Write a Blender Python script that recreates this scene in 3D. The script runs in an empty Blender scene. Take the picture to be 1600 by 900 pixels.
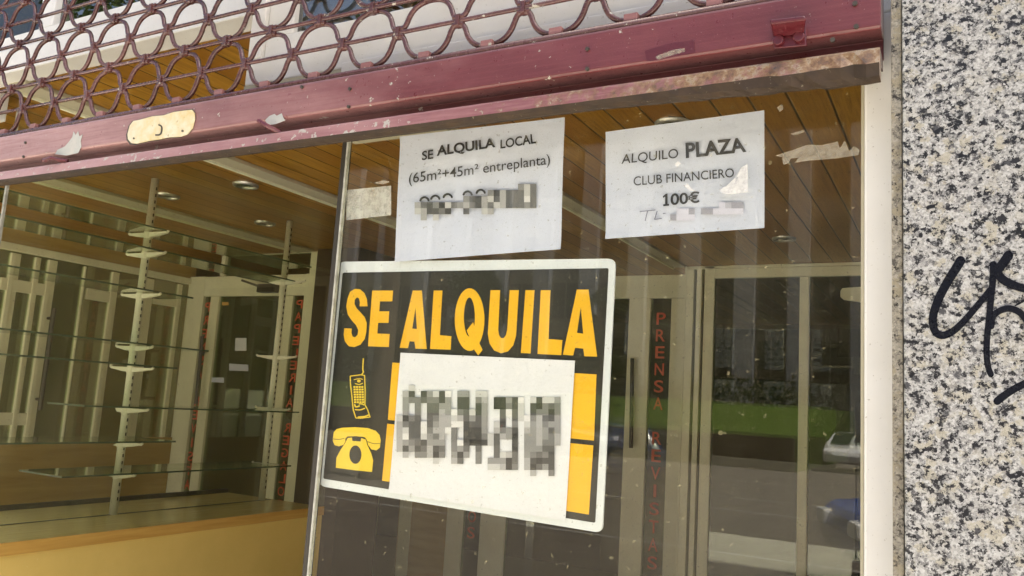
import bpy, bmesh, math, random
from mathutils import Vector, Matrix
from mathutils.geometry import tessellate_polygon
random.seed(7)
scene = bpy.context.scene
R = math.radians
COL = scene.collection

# ------------------------------------------------------------------ camera
CAM = Vector((0.0, -1.03, 1.6))                     # glass of the shop window is the plane y = 0
YAW, PITCH, ROLL, FPX = R(-29.067), R(8.06), R(3.5665), 1280.87
fwd = Vector((math.sin(YAW) * math.cos(PITCH), math.cos(YAW) * math.cos(PITCH), math.sin(PITCH)))
rgt0 = Vector((math.cos(YAW), -math.sin(YAW), 0))
up0 = rgt0.cross(fwd)
rgt = math.cos(ROLL) * rgt0 + math.sin(ROLL) * up0
upv = -math.sin(ROLL) * rgt0 + math.cos(ROLL) * up0
cd = bpy.data.cameras.new('camera')
cd.sensor_width = 36; cd.lens = FPX / 1600 * 36; cd.clip_start = 0.05; cd.clip_end = 2000
cam = bpy.data.objects.new('camera', cd); COL.objects.link(cam)
m3 = Matrix((rgt, upv, -fwd)).transposed()
cam.matrix_world = Matrix.Translation(CAM) @ m3.to_4x4()
scene.camera = cam

# ------------------------------------------------------------------ light
SUN_EL, SUN_AZ = 62, 76          # azimuth of the sun measured clockwise from +y
w = bpy.data.worlds.new('World'); scene.world = w; w.use_nodes = True
nt = w.node_tree
bg = nt.nodes['Background']
sky = nt.nodes.new('ShaderNodeTexSky'); sky.sky_type = 'NISHITA'; sky.sun_disc = False
sky.sun_elevation = R(SUN_EL); sky.sun_rotation = R(SUN_AZ); sky.air_density = 1.0; sky.dust_density = 9.0; sky.ozone_density = 0.3
nt.links.new(sky.outputs[0], bg.inputs[0]); bg.inputs[1].default_value = 0.09
sl = bpy.data.lights.new('sun', 'SUN'); sl.energy = 5.0; sl.angle = R(2); sl.color = (1, 0.95, 0.87)
so = bpy.data.objects.new('sun', sl); COL.objects.link(so)
sd = Vector((math.sin(R(SUN_AZ)) * math.cos(R(SUN_EL)), math.cos(R(SUN_AZ)) * math.cos(R(SUN_EL)), math.sin(R(SUN_EL))))
so.rotation_euler = sd.to_track_quat('Z', 'Y').to_euler()
scene.view_settings.view_transform = 'Standard'; scene.view_settings.look = 'None'
scene.view_settings.exposure = 2.28; scene.view_settings.gamma = 1
scene.cycles.transparent_max_bounces = 24; scene.cycles.max_bounces = 12
scene.cycles.diffuse_bounces = 6; scene.cycles.glossy_bounces = 5

# ------------------------------------------------------------------ helpers
def ray(px, py): return fwd * FPX + rgt * (px - 800) - upv * (py - 450)
def U(px, py, Y=0.0):            # point of the plane y = Y seen at a place of the photograph
    d = ray(px, py); return CAM + d * ((Y - CAM.y) / d.y)
def UX(px, py, X):
    d = ray(px, py); return CAM + d * ((X - CAM.x) / d.x)
def UZ(px, py, Z):
    d = ray(px, py); return CAM + d * ((Z - CAM.z) / d.z)
def wloc(o):
    v = Vector((0, 0, 0))
    while o is not None:
        v += o.location; o = o.parent
    return v
def tag(o, label=None, cat=None, group=None, kind=None):
    if label: o['label'] = label
    if cat: o['category'] = cat
    if group: o['group'] = group
    if kind: o['kind'] = kind
    return o
def thing(name, label, cat, loc=(0, 0, 0), group=None):
    o = bpy.data.objects.new(name, None); COL.objects.link(o); o.location = loc
    o.empty_display_size = 0.05
    return tag(o, label, cat, group)

class MB:
    def __init__(s): s.v = []; s.f = []; s.m = []
    def add(s, vs, fs, mi=0):
        n = len(s.v); s.v += [Vector(v) for v in vs]
        s.f += [tuple(i + n for i in f) for f in fs]; s.m += [mi] * len(fs); return s
    def box(s, x0, x1, y0, y1, z0, z1, mi=0):
        v = [(x, y, z) for z in (z0, z1) for y in (y0, y1) for x in (x0, x1)]
        return s.add(v, [(0, 2, 3, 1), (4, 5, 7, 6), (0, 1, 5, 4), (2, 6, 7, 3), (0, 4, 6, 2), (1, 3, 7, 5)], mi)
    def tube(s, pts, r, n=8, closed=False, mi=0, rs=None):
        pts = [Vector(p) for p in pts]; k = len(pts); vs = []; fs = []
        side = None
        for i, p in enumerate(pts):
            a = pts[i - 1] if (i or closed) else p; b = pts[(i + 1) % k] if (i < k - 1 or closed) else p
            t = (b - a).normalized()
            if side is None:
                side = t.cross(Vector((0, 1, 0.01)))
                if side.length < 0.1: side = t.cross(Vector((0, 0, 1)))
            side = (side - t * side.dot(t)).normalized(); o = t.cross(side)
            rr = rs[i] if rs else r
            vs += [p + (side * math.cos(2 * math.pi * j / n) + o * math.sin(2 * math.pi * j / n)) * rr for j in range(n)]
        for i in range(k if closed else k - 1):
            for j in range(n):
                q = (i + 1) % k
                fs.append((i * n + j, i * n + (j + 1) % n, q * n + (j + 1) % n, q * n + j))
        if not closed:
            fs.append(tuple(range(n))[::-1]); fs.append(tuple((k - 1) * n + j for j in range(n)))
        return s.add(vs, fs, mi)
    def extr(s, prof, x0, x1, seg=1, mi=0, caps=True, jit=None):    # closed profile of (y, z) run along x
        n = len(prof); vs = []; fs = []
        for i in range(seg + 1):
            x = x0 + (x1 - x0) * i / seg
            for (y, z) in prof: vs.append((x, y, z))
        for i in range(seg):
            for j in range(n):
                fs.append((i * n + j, i * n + (j + 1) % n, (i + 1) * n + (j + 1) % n, (i + 1) * n + j))
        if caps: fs.append(tuple(range(n))[::-1]); fs.append(tuple(seg * n + j for j in range(n)))
        return s.add(vs, fs, mi)
    def flat(s, loops, depth, mi=0, d=(0, 1, 0)):    # polygon with holes, given in 3-D, thickness along d
        loops = [[Vector(p) for p in l] for l in loops]
        flatp = [p for l in loops for p in l]
        tris = tessellate_polygon(loops)
        n = len(flatp); D = Vector(d) * depth
        vs = flatp + [p + D for p in flatp]; fs = []
        for t in tris:
            a, b, c = (flatp[i] for i in t)
            nn = (b - a).cross(c - a)
            if nn.length < 1e-12: continue
            t = tuple(t)
            if nn.dot(D) > 0: t = t[::-1]
            fs.append(t); fs.append(tuple(i + n for i in t[::-1]))
        o = 0
        for l in loops:
            k = len(l)
            for i in range(k): fs.append((o + i, o + (i + 1) % k, n + o + (i + 1) % k, n + o + i))
            o += k
        return s.add(vs, fs, mi)
    def px(s, loops, Y, depth=0.0004, mi=0):         # the same, outline traced on the plane y = Y
        return s.flat([[U(x, y, Y) for (x, y) in l] for l in loops], depth, mi)
    def build(s, name, mat, parent=None, bevel=0, smooth=False, loc=None):
        o0 = wloc(parent) if parent else Vector((0, 0, 0))
        if loc is not None: o0 = o0 + Vector(loc) if parent else Vector(loc)
        me = bpy.data.meshes.new(name)
        me.from_pydata([v - o0 for v in s.v], [], s.f)
        for mm in (mat if isinstance(mat, (list, tuple)) else [mat]): me.materials.append(mm)
        for p, mi in zip(me.polygons, s.m): p.material_index = mi; p.use_smooth = smooth
        bm = bmesh.new(); bm.from_mesh(me); bmesh.ops.recalc_face_normals(bm, faces=bm.faces); bm.to_mesh(me); bm.free()
        o = bpy.data.objects.new(name, me); COL.objects.link(o)
        if parent: o.parent = parent; o.location = (o0 - wloc(parent))
        else: o.location = o0
        if bevel:
            b = o.modifiers.new('bevel', 'BEVEL'); b.width = bevel; b.segments = 2; b.limit_method = 'ANGLE'; b.angle_limit = R(40)
        return o
def smooth_pts(pts, n=6):
    P = [Vector(p) for p in pts]; out = []
    for i in range(len(P) - 1):
        a, b, c, d = P[max(i - 1, 0)], P[i], P[i + 1], P[min(i + 2, len(P) - 1)]
        for k in range(n):
            t = k / n
            out.append(0.5 * ((2 * b) + (c - a) * t + (2 * a - 5 * b + 4 * c - d) * t * t + (3 * b - a - 3 * c + d) * t ** 3))
    out.append(P[-1]); return out
def ell(cx, cy, rx, ry, n=28, a0=0): return [(cx + rx * math.cos(a0 + 2 * math.pi * i / n), cy + ry * math.sin(a0 + 2 * math.pi * i / n)) for i in range(n)]
def ribbon_px(mb, pts, wd, Y, depth=0.0004, n=5, mi=0):   # painted stroke of changing width
    P = smooth_pts([(x, y, 0) for x, y in pts], n); L = []; Rr = []
    k = len(P)
    for i, p in enumerate(P):
        t = (P[min(i + 1, k - 1)] - P[max(i - 1, 0)]).normalized(); nn = Vector((-t.y, t.x, 0))
        f = i / (k - 1); ww = (wd if not isinstance(wd, (list, tuple)) else wd[0] + (wd[1] - wd[0]) * f) / 2
        L.append(p + nn * ww); Rr.append(p - nn * ww)
    def cap(c, t, nn, ww): return [c + (nn * math.cos(a) + t * math.sin(a)) * ww for a in (0.5, 1.05, 1.57, 2.1, 2.64)]
    t1 = (P[-1] - P[-2]).normalized(); n1 = Vector((-t1.y, t1.x, 0)); w1 = (L[-1] - P[-1]).length
    t0 = (P[0] - P[1]).normalized(); n0 = Vector((-t0.y, t0.x, 0)); w0 = (L[0] - P[0]).length
    loop = L + cap(P[-1], t1, n1, w1) + Rr[::-1] + cap(P[0], t0, n0, w0)
    # quads keep curved strokes clean
    V3 = [U(p.x, p.y, Y) for p in L] + [U(p.x, p.y, Y) for p in Rr]
    D = Vector((0, depth, 0)); vs = V3 + [v + D for v in V3]; fs = []
    for i in range(k - 1):
        fs.append((i, i + 1, k + i + 1, k + i)); 
        fs.append((i, 2 * k + i, 2 * k + i + 1, i + 1)); fs.append((k + i, k + i + 1, 3 * k + i + 1, 3 * k + i))
    mb.add(vs, fs, mi)
    for (c, t, nn, ww) in ((P[-1], t1, n1, w1), (P[0], t0, n0, w0)):
        cp = [c + nn * ww] + cap(c, t, nn, ww) + [c - nn * ww]
        mb.flat([[U(p.x, p.y, Y) for p in cp]], depth, mi)
_fcache = {}
def glyphs(txt, off=0.0):
    k = (txt, off)
    if k in _fcache: return _fcache[k]
    cu = bpy.data.curves.new('t', 'FONT'); cu.body = txt; cu.offset = off; cu.resolution_u = 6
    ob = bpy.data.objects.new('t', cu); COL.objects.link(ob)
    me = ob.to_mesh()
    vs = [v.co.copy() for v in me.vertices]; fs = [tuple(p.vertices) for p in me.polygons]
    ob.to_mesh_clear(); bpy.data.objects.remove(ob); bpy.data.curves.remove(cu)
    x0 = min(v.x for v in vs); x1 = max(v.x for v in vs); y0 = min(v.y for v in vs); y1 = max(v.y for v in vs)
    _fcache[k] = ([((v.x - x0) / (x1 - x0), (v.y - y0) / (y1 - y0)) for v in vs], fs)
    return _fcache[k]
def text_map(mb, txt, fn, off=0.0, flip=False):
    vs, fs = glyphs(txt, off)
    mb.add([fn(1 - u if flip else u, v) for u, v in vs], fs)
def text_px(mb, txt, bl, br, tl, tr, Y, off=0.0):
    def fn(u, v):
        b = (bl[0] + (br[0] - bl[0]) * u, bl[1] + (br[1] - bl[1]) * u); t = (tl[0] + (tr[0] - tl[0]) * u, tl[1] + (tr[1] - tl[1]) * u)
        return U(b[0] + (t[0] - b[0]) * v, b[1] + (t[1] - b[1]) * v, Y)
    text_map(mb, txt, fn, off)
def text_box(mb, txt, x0, x1, z0, z1, y, off=0.0, flip=False):
    text_map(mb, txt, lambda u, v: Vector((x0 + (x1 - x0) * u, y, z0 + (z1 - z0) * v)), off, flip)

# ------------------------------------------------------------------ materials
class NT:
    def __init__(s, name):
        s.mat = bpy.data.materials.new(name); s.mat.use_nodes = True; s.t = s.mat.node_tree
        s.p = s.t.nodes['Principled BSDF']; s.out = s.t.nodes['Material Output']
    def n(s, typ, **kw):
        nd = s.t.nodes.new(typ)
        for k, v in kw.items():
            if k.startswith('i_'):
                key = k[2:].replace('_', ' '); nd.inputs[key].default_value = v
            else: setattr(nd, k, v)
        return nd
    def l(s, a, b): s.t.links.new(a, b)
    def pos(s, sc=(1, 1, 1)):
        g = s.n('ShaderNodeNewGeometry'); m = s.n('ShaderNodeMapping'); m.inputs['Scale'].default_value = sc
        s.l(g.outputs['Position'], m.inputs['Vector']); return m.outputs[0]
    def noise(s, scale, detail=4, rough=.55, vec=None, dist=0):
        nd = s.n('ShaderNodeTexNoise'); nd.inputs['Scale'].default_value = scale; nd.inputs['Detail'].default_value = detail
        nd.inputs['Roughness'].default_value = rough; nd.inputs['Distortion'].default_value = dist
        s.l(vec if vec is not None else s.pos(), nd.inputs['Vector']); return nd
    def ramp(s, fac, stops, interp='LINEAR'):
        r = s.n('ShaderNodeValToRGB'); cr = r.color_ramp; cr.interpolation = interp
        while len(cr.elements) < len(stops): cr.elements.new(0.5)
        for e, (p, c) in zip(cr.elements, stops):
            e.position = p; e.color = (c if len(c) == 4 else (*c, 1)) if isinstance(c, (tuple, list)) else (c, c, c, 1)
        s.l(fac, r.inputs[0]); return r.outputs[0]
    def mix(s, fac, a, b, mode='MIX'):
        m = s.n('ShaderNodeMix', data_type='RGBA', blend_type=mode)
        for i, v in ((0, fac), (6, a), (7, b)):
            if hasattr(v, 'is_linked') or isinstance(v, bpy.types.NodeSocket): s.l(v, m.inputs[i])
            else: m.inputs[i].default_value = v if i == 0 else ((*v, 1) if len(v) == 3 else v)
        return m.outputs[2]
    def math(s, op, a, b=None, c=None):
        m = s.n('ShaderNodeMath', operation=op)
        for i, v in enumerate((a, b, c)):
            if v is None: continue
            if isinstance(v, bpy.types.NodeSocket): s.l(v, m.inputs[i])
            else: m.inputs[i].default_value = v
        return m.outputs[0]
    def color(s, c):
        if isinstance(c, bpy.types.NodeSocket): s.l(c, s.p.inputs['Base Color'])
        else: s.p.inputs['Base Color'].default_value = (*c, 1)
        return s
    def bump(s, h, strength=.3, dist=.002):
        b = s.n('ShaderNodeBump'); b.inputs['Strength'].default_value = strength; b.inputs['Distance'].default_value = dist
        s.l(h, b.inputs['Height']); s.l(b.outputs[0], s.p.inputs['Normal']); return s
    def set(s, **kw):
        for k, v in kw.items():
            i = s.p.inputs[k.replace('_', ' ')]
            if isinstance(v, bpy.types.NodeSocket): s.l(v, i)
            else: i.default_value = v
        return s
def worn(name, c1, c2, scale=6, rough=.5, bump=.15, speck=None, fine=180, spec=.5):
    m = NT(name); n1 = m.noise(scale, 6, .65); n2 = m.noise(fine, 3, .6)
    c = m.mix(m.ramp(n1.outputs['Fac'], [(.3, 0), (.7, 1)]), c1, c2)
    if speck: c = m.mix(m.ramp(n2.outputs['Fac'], [(.66, 0), (.72, 1)]), c, speck)
    m.color(c).set(Roughness=rough, Specular_IOR_Level=spec)
    if bump: m.bump(n2.outputs['Fac'], bump, .0008)
    return m.mat
M = {}
# granite: clusters of black mica between white, grey and cream grains
def granite(name, sc=150, tint=(1, 1, 1), dark=.40, grime=0.0):
    m = NT(name); p = m.pos()
    def warp(scale, amp):
        nz = m.noise(scale, 4, .7, p)
        vm = m.n('ShaderNodeVectorMath', operation='MULTIPLY_ADD'); m.l(nz.outputs['Color'], vm.inputs[0]); vm.inputs[1].default_value = (amp,) * 3; m.l(p, vm.inputs[2]); return vm.outputs[0]
    def cells(scale, vec):
        v = m.n('ShaderNodeTexVoronoi', feature='F1'); v.inputs['Scale'].default_value = scale; m.l(vec, v.inputs['Vector'])
        sp = m.n('ShaderNodeSeparateColor'); m.l(v.outputs['Color'], sp.inputs[0]); return sp.outputs
    a = cells(sc, warp(sc * 1.3, .009)); b = cells(sc * 2.1, warp(sc * 2.5, .005)); f = cells(sc * .45, warp(sc * .7, .018))
    big = m.noise(sc * .28, 5, .7, p); fine = m.noise(sc * 6, 3, .6, p)
    pale = m.ramp(b[1], [(0, (.60, .60, .59)), (.25, (.34, .34, .345)), (.38, (.80, .80, .80)), (.62, (.50, .50, .50)), (.74, (.72, .71, .68)), (.9, (.92, .92, .92))], 'CONSTANT')
    feld = m.ramp(f[0], [(0, 0), (.70, .7), (.85, .25)], 'CONSTANT')
    pale = m.mix(feld, pale, (.66, .61, .47))
    th = m.math('ADD', m.math('ADD', m.math('MULTIPLY', a[0], .40), m.math('MULTIPLY', b[0], .22)), m.math('MULTIPLY', big.outputs['Fac'], .78))
    c = m.mix(m.math('MULTIPLY', m.ramp(th, [(dark + .05, 1), (dark + .10, 0)]), .7), pale, (.22, .22, .23))
    dk = m.ramp(a[2], [(0, (.010, .011, .014)), (.6, (.028, .028, .033)), (.85, (.11, .11, .12))], 'CONSTANT')
    c = m.mix(m.ramp(th, [(dark, 1), (dark + .02, 0)]), c, dk)
    c = m.mix(.45, c, m.ramp(fine.outputs['Fac'], [(.3, .15), (.7, .95)]), 'OVERLAY')
    c = m.mix(1.0, c, tint, 'MULTIPLY')
    if grime:
        gn = m.noise(4, 6, .7, m.pos((6, 1, 1)))
        c = m.mix(m.math('MULTIPLY', m.ramp(gn.outputs['Fac'], [(.35, 0), (.7, 1)]), grime), c, (.12, .10, .07))
    m.color(c).set(Roughness=.38, Specular_IOR_Level=.4); m.bump(fine.outputs['Fac'], .12, .0006)
    return m.mat
M['granite'] = granite('granite', 235, (.455, .46, .452), .588)
M['granite_edge'] = granite('granite_edge', 230, (.50, .47, .39), .50, .5)
M['marker'] = None
# maroon paint, chalked and chipped
def maroon(name, base, chalk, chip=.70, rust=None, rough=.42, coat=.25, sheen=.0, painted_sheen=0):
    m = NT(name); p = m.pos()
    a = m.noise(3.2, 6, .65, m.pos((.7, 1, 2.2))); b = m.noise(70, 5, .65, p); c2 = m.noise(420, 3, .6, p)
    c = m.mix(m.ramp(a.outputs['Fac'], [(.35, 0), (.68, .8)]), base, chalk)
    if painted_sheen:
        g0 = m.n('ShaderNodeNewGeometry'); s0 = m.n('ShaderNodeSeparateXYZ'); m.l(g0.outputs['Position'], s0.inputs[0])
        fx_ = m.math('MULTIPLY_ADD', s0.outputs[0], -.5, m.math('MULTIPLY', m.math('SUBTRACT', a.outputs['Fac'], .5), 1.1))
        c = m.mix(m.ramp(fx_, [(.34, 0), (1.05, painted_sheen)]), c, (.40, .245, .235))  # paler towards the left: grazing sky sheen put into the paint colour
    st = m.noise(40, 4, .6, m.pos((.25, 1, 6)))
    c = m.mix(m.math('MULTIPLY', m.ramp(st.outputs['Fac'], [(.45, 0), (.7, 1)]), .55), c, chalk)
    c = m.mix(m.ramp(c2.outputs['Fac'], [(.70, 0), (.75, .45)]), c, (.50, .42, .40))
    chips = m.ramp(m.math('ADD', m.math('MULTIPLY', b.outputs['Fac'], .8), m.math('MULTIPLY', m.noise(5, 4, .6, p).outputs['Fac'], .26)), [(chip - .07, 0), (chip - .06, 1)])
    c = m.mix(chips, c, (.34, .33, .28))
    if rust:
        g = m.n('ShaderNodeNewGeometry'); sx = m.n('ShaderNodeSeparateXYZ'); m.l(g.outputs['Position'], sx.inputs[0])
        gr = m.ramp(m.math('ADD', m.math('MULTIPLY_ADD', sx.outputs[0], 1.0, rust), m.math('MULTIPLY', m.math('SUBTRACT', b.outputs['Fac'], .5), 1.3)), [(.0, 0), (.32, 1)])
        rc = m.ramp(m.noise(55, 6, .7, p).outputs['Fac'], [(.28, (.025, .015, .009)), (.44, (.12, .060, .020)), (.53, (.20, .12, .05)), (.58, (.26, .21, .14)), (.63, (.12, .065, .025)), (.74, (.05, .028, .014))])
        c = m.mix(gr, c, rc)
    m.color(c).set(Roughness=m.ramp(b.outputs['Fac'], [(.3, rough - .1), (.7, rough + .18)]), Coat_Weight=coat, Coat_Roughness=.25, Sheen_Weight=sheen, Sheen_Roughness=.45)
    m.p.inputs['Sheen Tint'].default_value = (.95, .86, .86, 1)
    hs = m.math('ADD', m.math('MULTIPLY', c2.outputs['Fac'], .4), m.math('MULTIPLY', chips, -.6))
    hs = m.math('ADD', hs, m.math('MULTIPLY', m.noise(14, 3, .5, p).outputs['Fac'], 2.2))
    m.bump(hs, .4, .0014); return m.mat
M['maroon'] = maroon('maroon_paint', (.076, .006, .008), (.138, .030, .033), .755, sheen=.2, rough=.34, painted_sheen=.70)
M['maroon_lip'] = maroon('maroon_lip_paint', (.13, .022, .028), (.30, .15, .14), .69, rust=.55, sheen=.2, painted_sheen=.7)
M['maroon_wire'] = maroon('maroon_wire_paint', (.030, .006, .007), (.11, .040, .036), .735, rough=.24)
M['tab'] = maroon('maroon_tab_paint', (.12, .035, .035), (.26, .13, .12), .72)
M['lug'] = maroon('maroon_lug_paint_and_shade', (.060, .004, .008), (.09, .012, .018), .80, rough=.3)  # darker coat: shade of the downward-facing bracket hood put into the colour
M['lip_under'] = worn('rust_and_painted_shade', (.014, .008, .004), (.040, .022, .009), 30, .8, .5, (.12, .10, .07), 160)  # real rust at the right end; elsewhere underside shade put into the colour
M['plate'] = worn('chipped_cream_plate', (.52, .41, .18), (.60, .57, .45), 34, .45, .8, (.30, .24, .14), 130)
M['bare'] = worn('bare_grey_patch', (.32, .35, .33), (.42, .41, .38), 40, .5, .3, (.3, .28, .25))
M['white_paint'] = worn('white_aluminium_paint', (.72, .72, .69), (.64, .63, .585), 5, .35, .08, (.40, .38, .33), 240)
M['cream_frame'] = worn('cream_aluminium', (.76, .76, .56), (.66, .65, .46), 4, .38, .05)
M['cream_dark'] = worn('beige_soffit_shade', (.42, .39, .28), (.36, .33, .23), 5, .5, .05)  # darker beige: shade of soffit and batten undersides put into the colour
# tongue and groove ceiling
def planks(name, cs, along_y=True, pitch=.105):
    m = NT(name); g = m.n('ShaderNodeNewGeometry'); sx = m.n('ShaderNodeSeparateXYZ'); m.l(g.outputs['Position'], sx.inputs[0])
    x = sx.outputs[0 if along_y else 2]
    q = m.math('DIVIDE', x, pitch); idx = m.math('FLOOR', q); fr = m.math('FRACT', q)
    wn = m.n('ShaderNodeTexWhiteNoise', noise_dimensions='1D'); m.l(idx, wn.inputs['W'])
    grain = m.noise(6, 6, .65, m.pos((14, .9, 14) if along_y else (1, 14, 14)), .6)
    knot = m.noise(1.6, 3, .5, m.pos((3, .8, 3)))
    c = m.ramp(grain.outputs['Fac'], [(.25, cs[0]), (.5, cs[1]), (.78, cs[2])])
    c = m.mix(m.math('MULTIPLY', wn.outputs['Value'], .9), c, cs[3])
    c = m.mix(m.ramp(knot.outputs['Fac'], [(.55, 0), (.8, .5)]), c, cs[0])
    gv = m.ramp(m.math('ABSOLUTE', m.math('SUBTRACT', fr, .5)), [(.455, 0), (.49, 1)])
    c = m.mix(gv, c, (.02, .009, .003))
    m.color(c).set(Roughness=.33, Specular_IOR_Level=.5); m.bump(m.math('SUBTRACT', 1.0, gv), .6, .004); return m.mat
M['ceiling'] = planks('varnished_pine_boards', ((.13, .056, .005), (.30, .148, .014), (.45, .245, .034), (.20, .078, .007)))
M['laminate'] = worn('yellow_laminate', (.80, .58, .17), (.72, .52, .14), 3, .35, .03, (.84, .70, .34), 300)
M['ledge_top'] = (lambda m: (m.color(m.ramp(m.noise(5, 6, .6, m.pos((14, .8, 6))).outputs['Fac'], [(.3, (.66, .50, .18)), (.7, (.84, .68, .32))])).set(Roughness=.22), m.mat)[1])(NT('ledge_board'))
M['trim_orange'] = (lambda m: (m.color(m.ramp(m.noise(4, 6, .6, m.pos((10, 1, 20))).outputs['Fac'], [(.3, (.52, .29, .06)), (.7, (.63, .39, .10))])).set(Roughness=.3), m.mat)[1])(NT('orange_beech_edge'))
M['brown_board'] = (lambda m: (m.color(m.ramp(m.noise(3, 6, .6, m.pos((1, 1, 9))).outputs['Fac'], [(.3, (.28, .17, .03)), (.7, (.40, .27, .07))])).set(Roughness=.4), m.mat)[1])(NT('brown_board'))
M['dark_slot'] = worn('dark_slot', (.02, .018, .012), (.03, .025, .018), 20, .6, 0)
M['post_white'] = worn('chipped_white_enamel', (.74, .72, .62), (.66, .63, .52), 8, .4, .1, (.28, .22, .14), 110)
def paper(name, c, crease=True):
    m = NT(name); n = m.noise(9, 4, .5); f = m.noise(700, 2, .5)
    m.color(m.mix(m.ramp(n.outputs['Fac'], [(.3, 0), (.7, 1)]), c, tuple(x * .94 for x in c))).set(Roughness=.55)
    m.bump(m.noise(11, 4, .6).outputs['Fac'], .8, .006); return m.mat
M['paper'] = paper('white_paper', (.55, .585, .715))
M['paper2'] = paper('white_sheet', (.66, .675, .72))
M['ink'] = worn('black_ink', (.022, .022, .026), (.035, .035, .04), 30, .5, 0)
M['pen'] = worn('blue_grey_pen', (.12, .12, .20), (.16, .16, .24), 30, .5, 0)
M['board_black'] = worn('black_board', (.013, .0135, .012), (.020, .020, .018), 18, .32, .1, (.10, .10, .09), 420)
M['board_white'] = worn('white_board_border', (.65, .69, .73), (.60, .64, .67), 14, .35, .05)
M['yellow'] = worn('yellow_print', (.76, .43, .012), (.70, .39, .010), 10, .4, 0)
M['lemon'] = worn('lemon_print', (.76, .55, .04), (.70, .50, .035), 10, .4, 0)
GREY = {}
def grey(k, tint=(1, 1, 1.02)):
    key = (k, tint)
    if key not in GREY:
        s = 22 + (228 - 22) * (k / 9) ** 1.1; v = (s / 255) ** 2.2
        GREY[key] = NT('grey_print'); GREY[key].color(tuple(v * t for t in tint)).set(Roughness=.55); GREY[key] = GREY[key].mat
    return GREY[key]
M['red_letter'] = worn('red_vinyl', (.62, .10, .03), (.52, .08, .025), 20, .45, 0)
M['steel'] = (lambda m: (m.color((.45, .44, .40)).set(Metallic=.8, Roughness=.35), m.mat)[1])(NT('brushed_steel'))
M['dark_metal'] = worn('dark_metal', (.035, .03, .022), (.05, .042, .03), 20, .4, .1)
M['dark_wall'] = worn('dark_brown_panel', (.030, .016, .010), (.045, .026, .016), 4, .4, .05)
M['plaster'] = worn('olive_plaster', (.52, .52, .33), (.44, .43, .27), 3, .7, .1)
M['floor_tile'] = worn('pale_floor_tile', (.82, .79, .68), (.76, .72, .61), 3, .35, .05)
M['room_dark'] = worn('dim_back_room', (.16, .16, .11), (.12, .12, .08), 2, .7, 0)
def glass(name, f0=.04, tint=(.97, .98, .97), dust=0.0, film=0.0, rough=0.0):
    m = NT(name); t = m.t; t.nodes.remove(m.p)
    lw = m.n('ShaderNodeLayerWeight'); lw.inputs['Blend'].default_value = .5
    f5 = m.math('POWER', lw.outputs['Facing'], 5.0)
    fr = m.math('ADD', f0, m.math('MULTIPLY', f5, 1 - f0))
    tr = m.n('ShaderNodeBsdfTransparent'); tr.inputs[0].default_value = (*tint, 1)
    gl = m.n('ShaderNodeBsdfGlossy'); gl.inputs['Roughness'].default_value = rough; gl.inputs['Color'].default_value = (1, 1, 1, 1)
    mx = m.n('ShaderNodeMixShader'); m.l(fr, mx.inputs[0]); m.l(tr.outputs[0], mx.inputs[1]); m.l(gl.outputs[0], mx.inputs[2])
    last = mx.outputs[0]
    if dust:
        df = m.n('ShaderNodeBsdfDiffuse'); df.inputs[0].default_value = (.60, .54, .31, 1)
        sp = m.noise(330, 2, .6); big = m.noise(7, 5, .65); sp2 = m.noise(130, 2, .5)
        s1 = m.ramp(sp.outputs['Fac'], [(.60, 0), (.74, 1)]); s2 = m.ramp(sp2.outputs['Fac'], [(.70, 0), (.72, 1)])
        fac = m.math('ADD', m.math('MULTIPLY', m.math('MULTIPLY', s1, m.ramp(big.outputs['Fac'], [(.3, .25), (.65, 1)])), dust), m.math('MULTIPLY', s2, .22))
        strk = m.noise(5, 5, .7, m.pos((3.5, 1, .5)))
        fac = m.math('ADD', fac, m.math('MULTIPLY', m.ramp(strk.outputs['Fac'], [(.4, .25), (.75, 1)]), film))
        m2 = m.n('ShaderNodeMixShader'); m.l(fac, m2.inputs[0]); m.l(last, m2.inputs[1]); m.l(df.outputs[0], m2.inputs[2]); last = m2.outputs[0]
    m.l(last, m.out.inputs['Surface']); return m.mat
M['pane'] = glass('dusty_window_glass', .028, (.97, .975, .945), .15, .011)
M['case_glass'] = glass('green_cabinet_glass', .04, (.97, .98, .90), .06, .075)  # heavy film: a brightening haze over the interior, put into the glass colour
M['far_door_glass'] = glass('far_door_glass', .035, (.62, .68, .52), .02, .01)
M['door_glass'] = glass('door_glass', .10, (.62, .68, .52), .02, .01)
M['shelf_glass'] = glass('shelf_glass', .05, (.80, .88, .74), .08, .11)
M['dim_glass'] = glass('dim_mezzanine_glass', .03, (.5, .52, .5), .03, .01)
M['mezz_glass'] = glass('mezzanine_glass', .16, (.5, .52, .5), .03, .01)
M['glass_edge'] = worn('green_glass_edge', (.03, .06, .035), (.05, .09, .05), 30, .15, 0)
M['pane_edge'] = worn('pale_polished_edge', (.46, .46, .40), (.26, .26, .22), 60, .2, 0)
def residue(name, c, f, lo=None):
    m = NT(name); n = m.noise(120, 4, .7)
    tr = m.n('ShaderNodeBsdfTransparent'); mx = m.n('ShaderNodeMixShader')
    m.l(m.ramp(n.outputs['Fac'], [(.35, f * .5 if lo is None else lo), (.6, f)]), mx.inputs[0]); m.l(tr.outputs[0], mx.inputs[1]); m.l(m.p.outputs[0], mx.inputs[2]); m.color(c).set(Roughness=.5, Specular_IOR_Level=.15 if lo else .5)
    m.l(mx.outputs[0], m.out.inputs['Surface']); return m.mat
M['marker'] = residue('marker_ink', (.003, .004, .008), 1.0, .88)
M['tape'] = residue('old_tape', (.50, .46, .36), .40)
M['tape_and_reflection'] = residue('white_tape_and_reflection', (.74, .74, .72), .55)  # tape remains, and the reflection patch painted at the window
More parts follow.
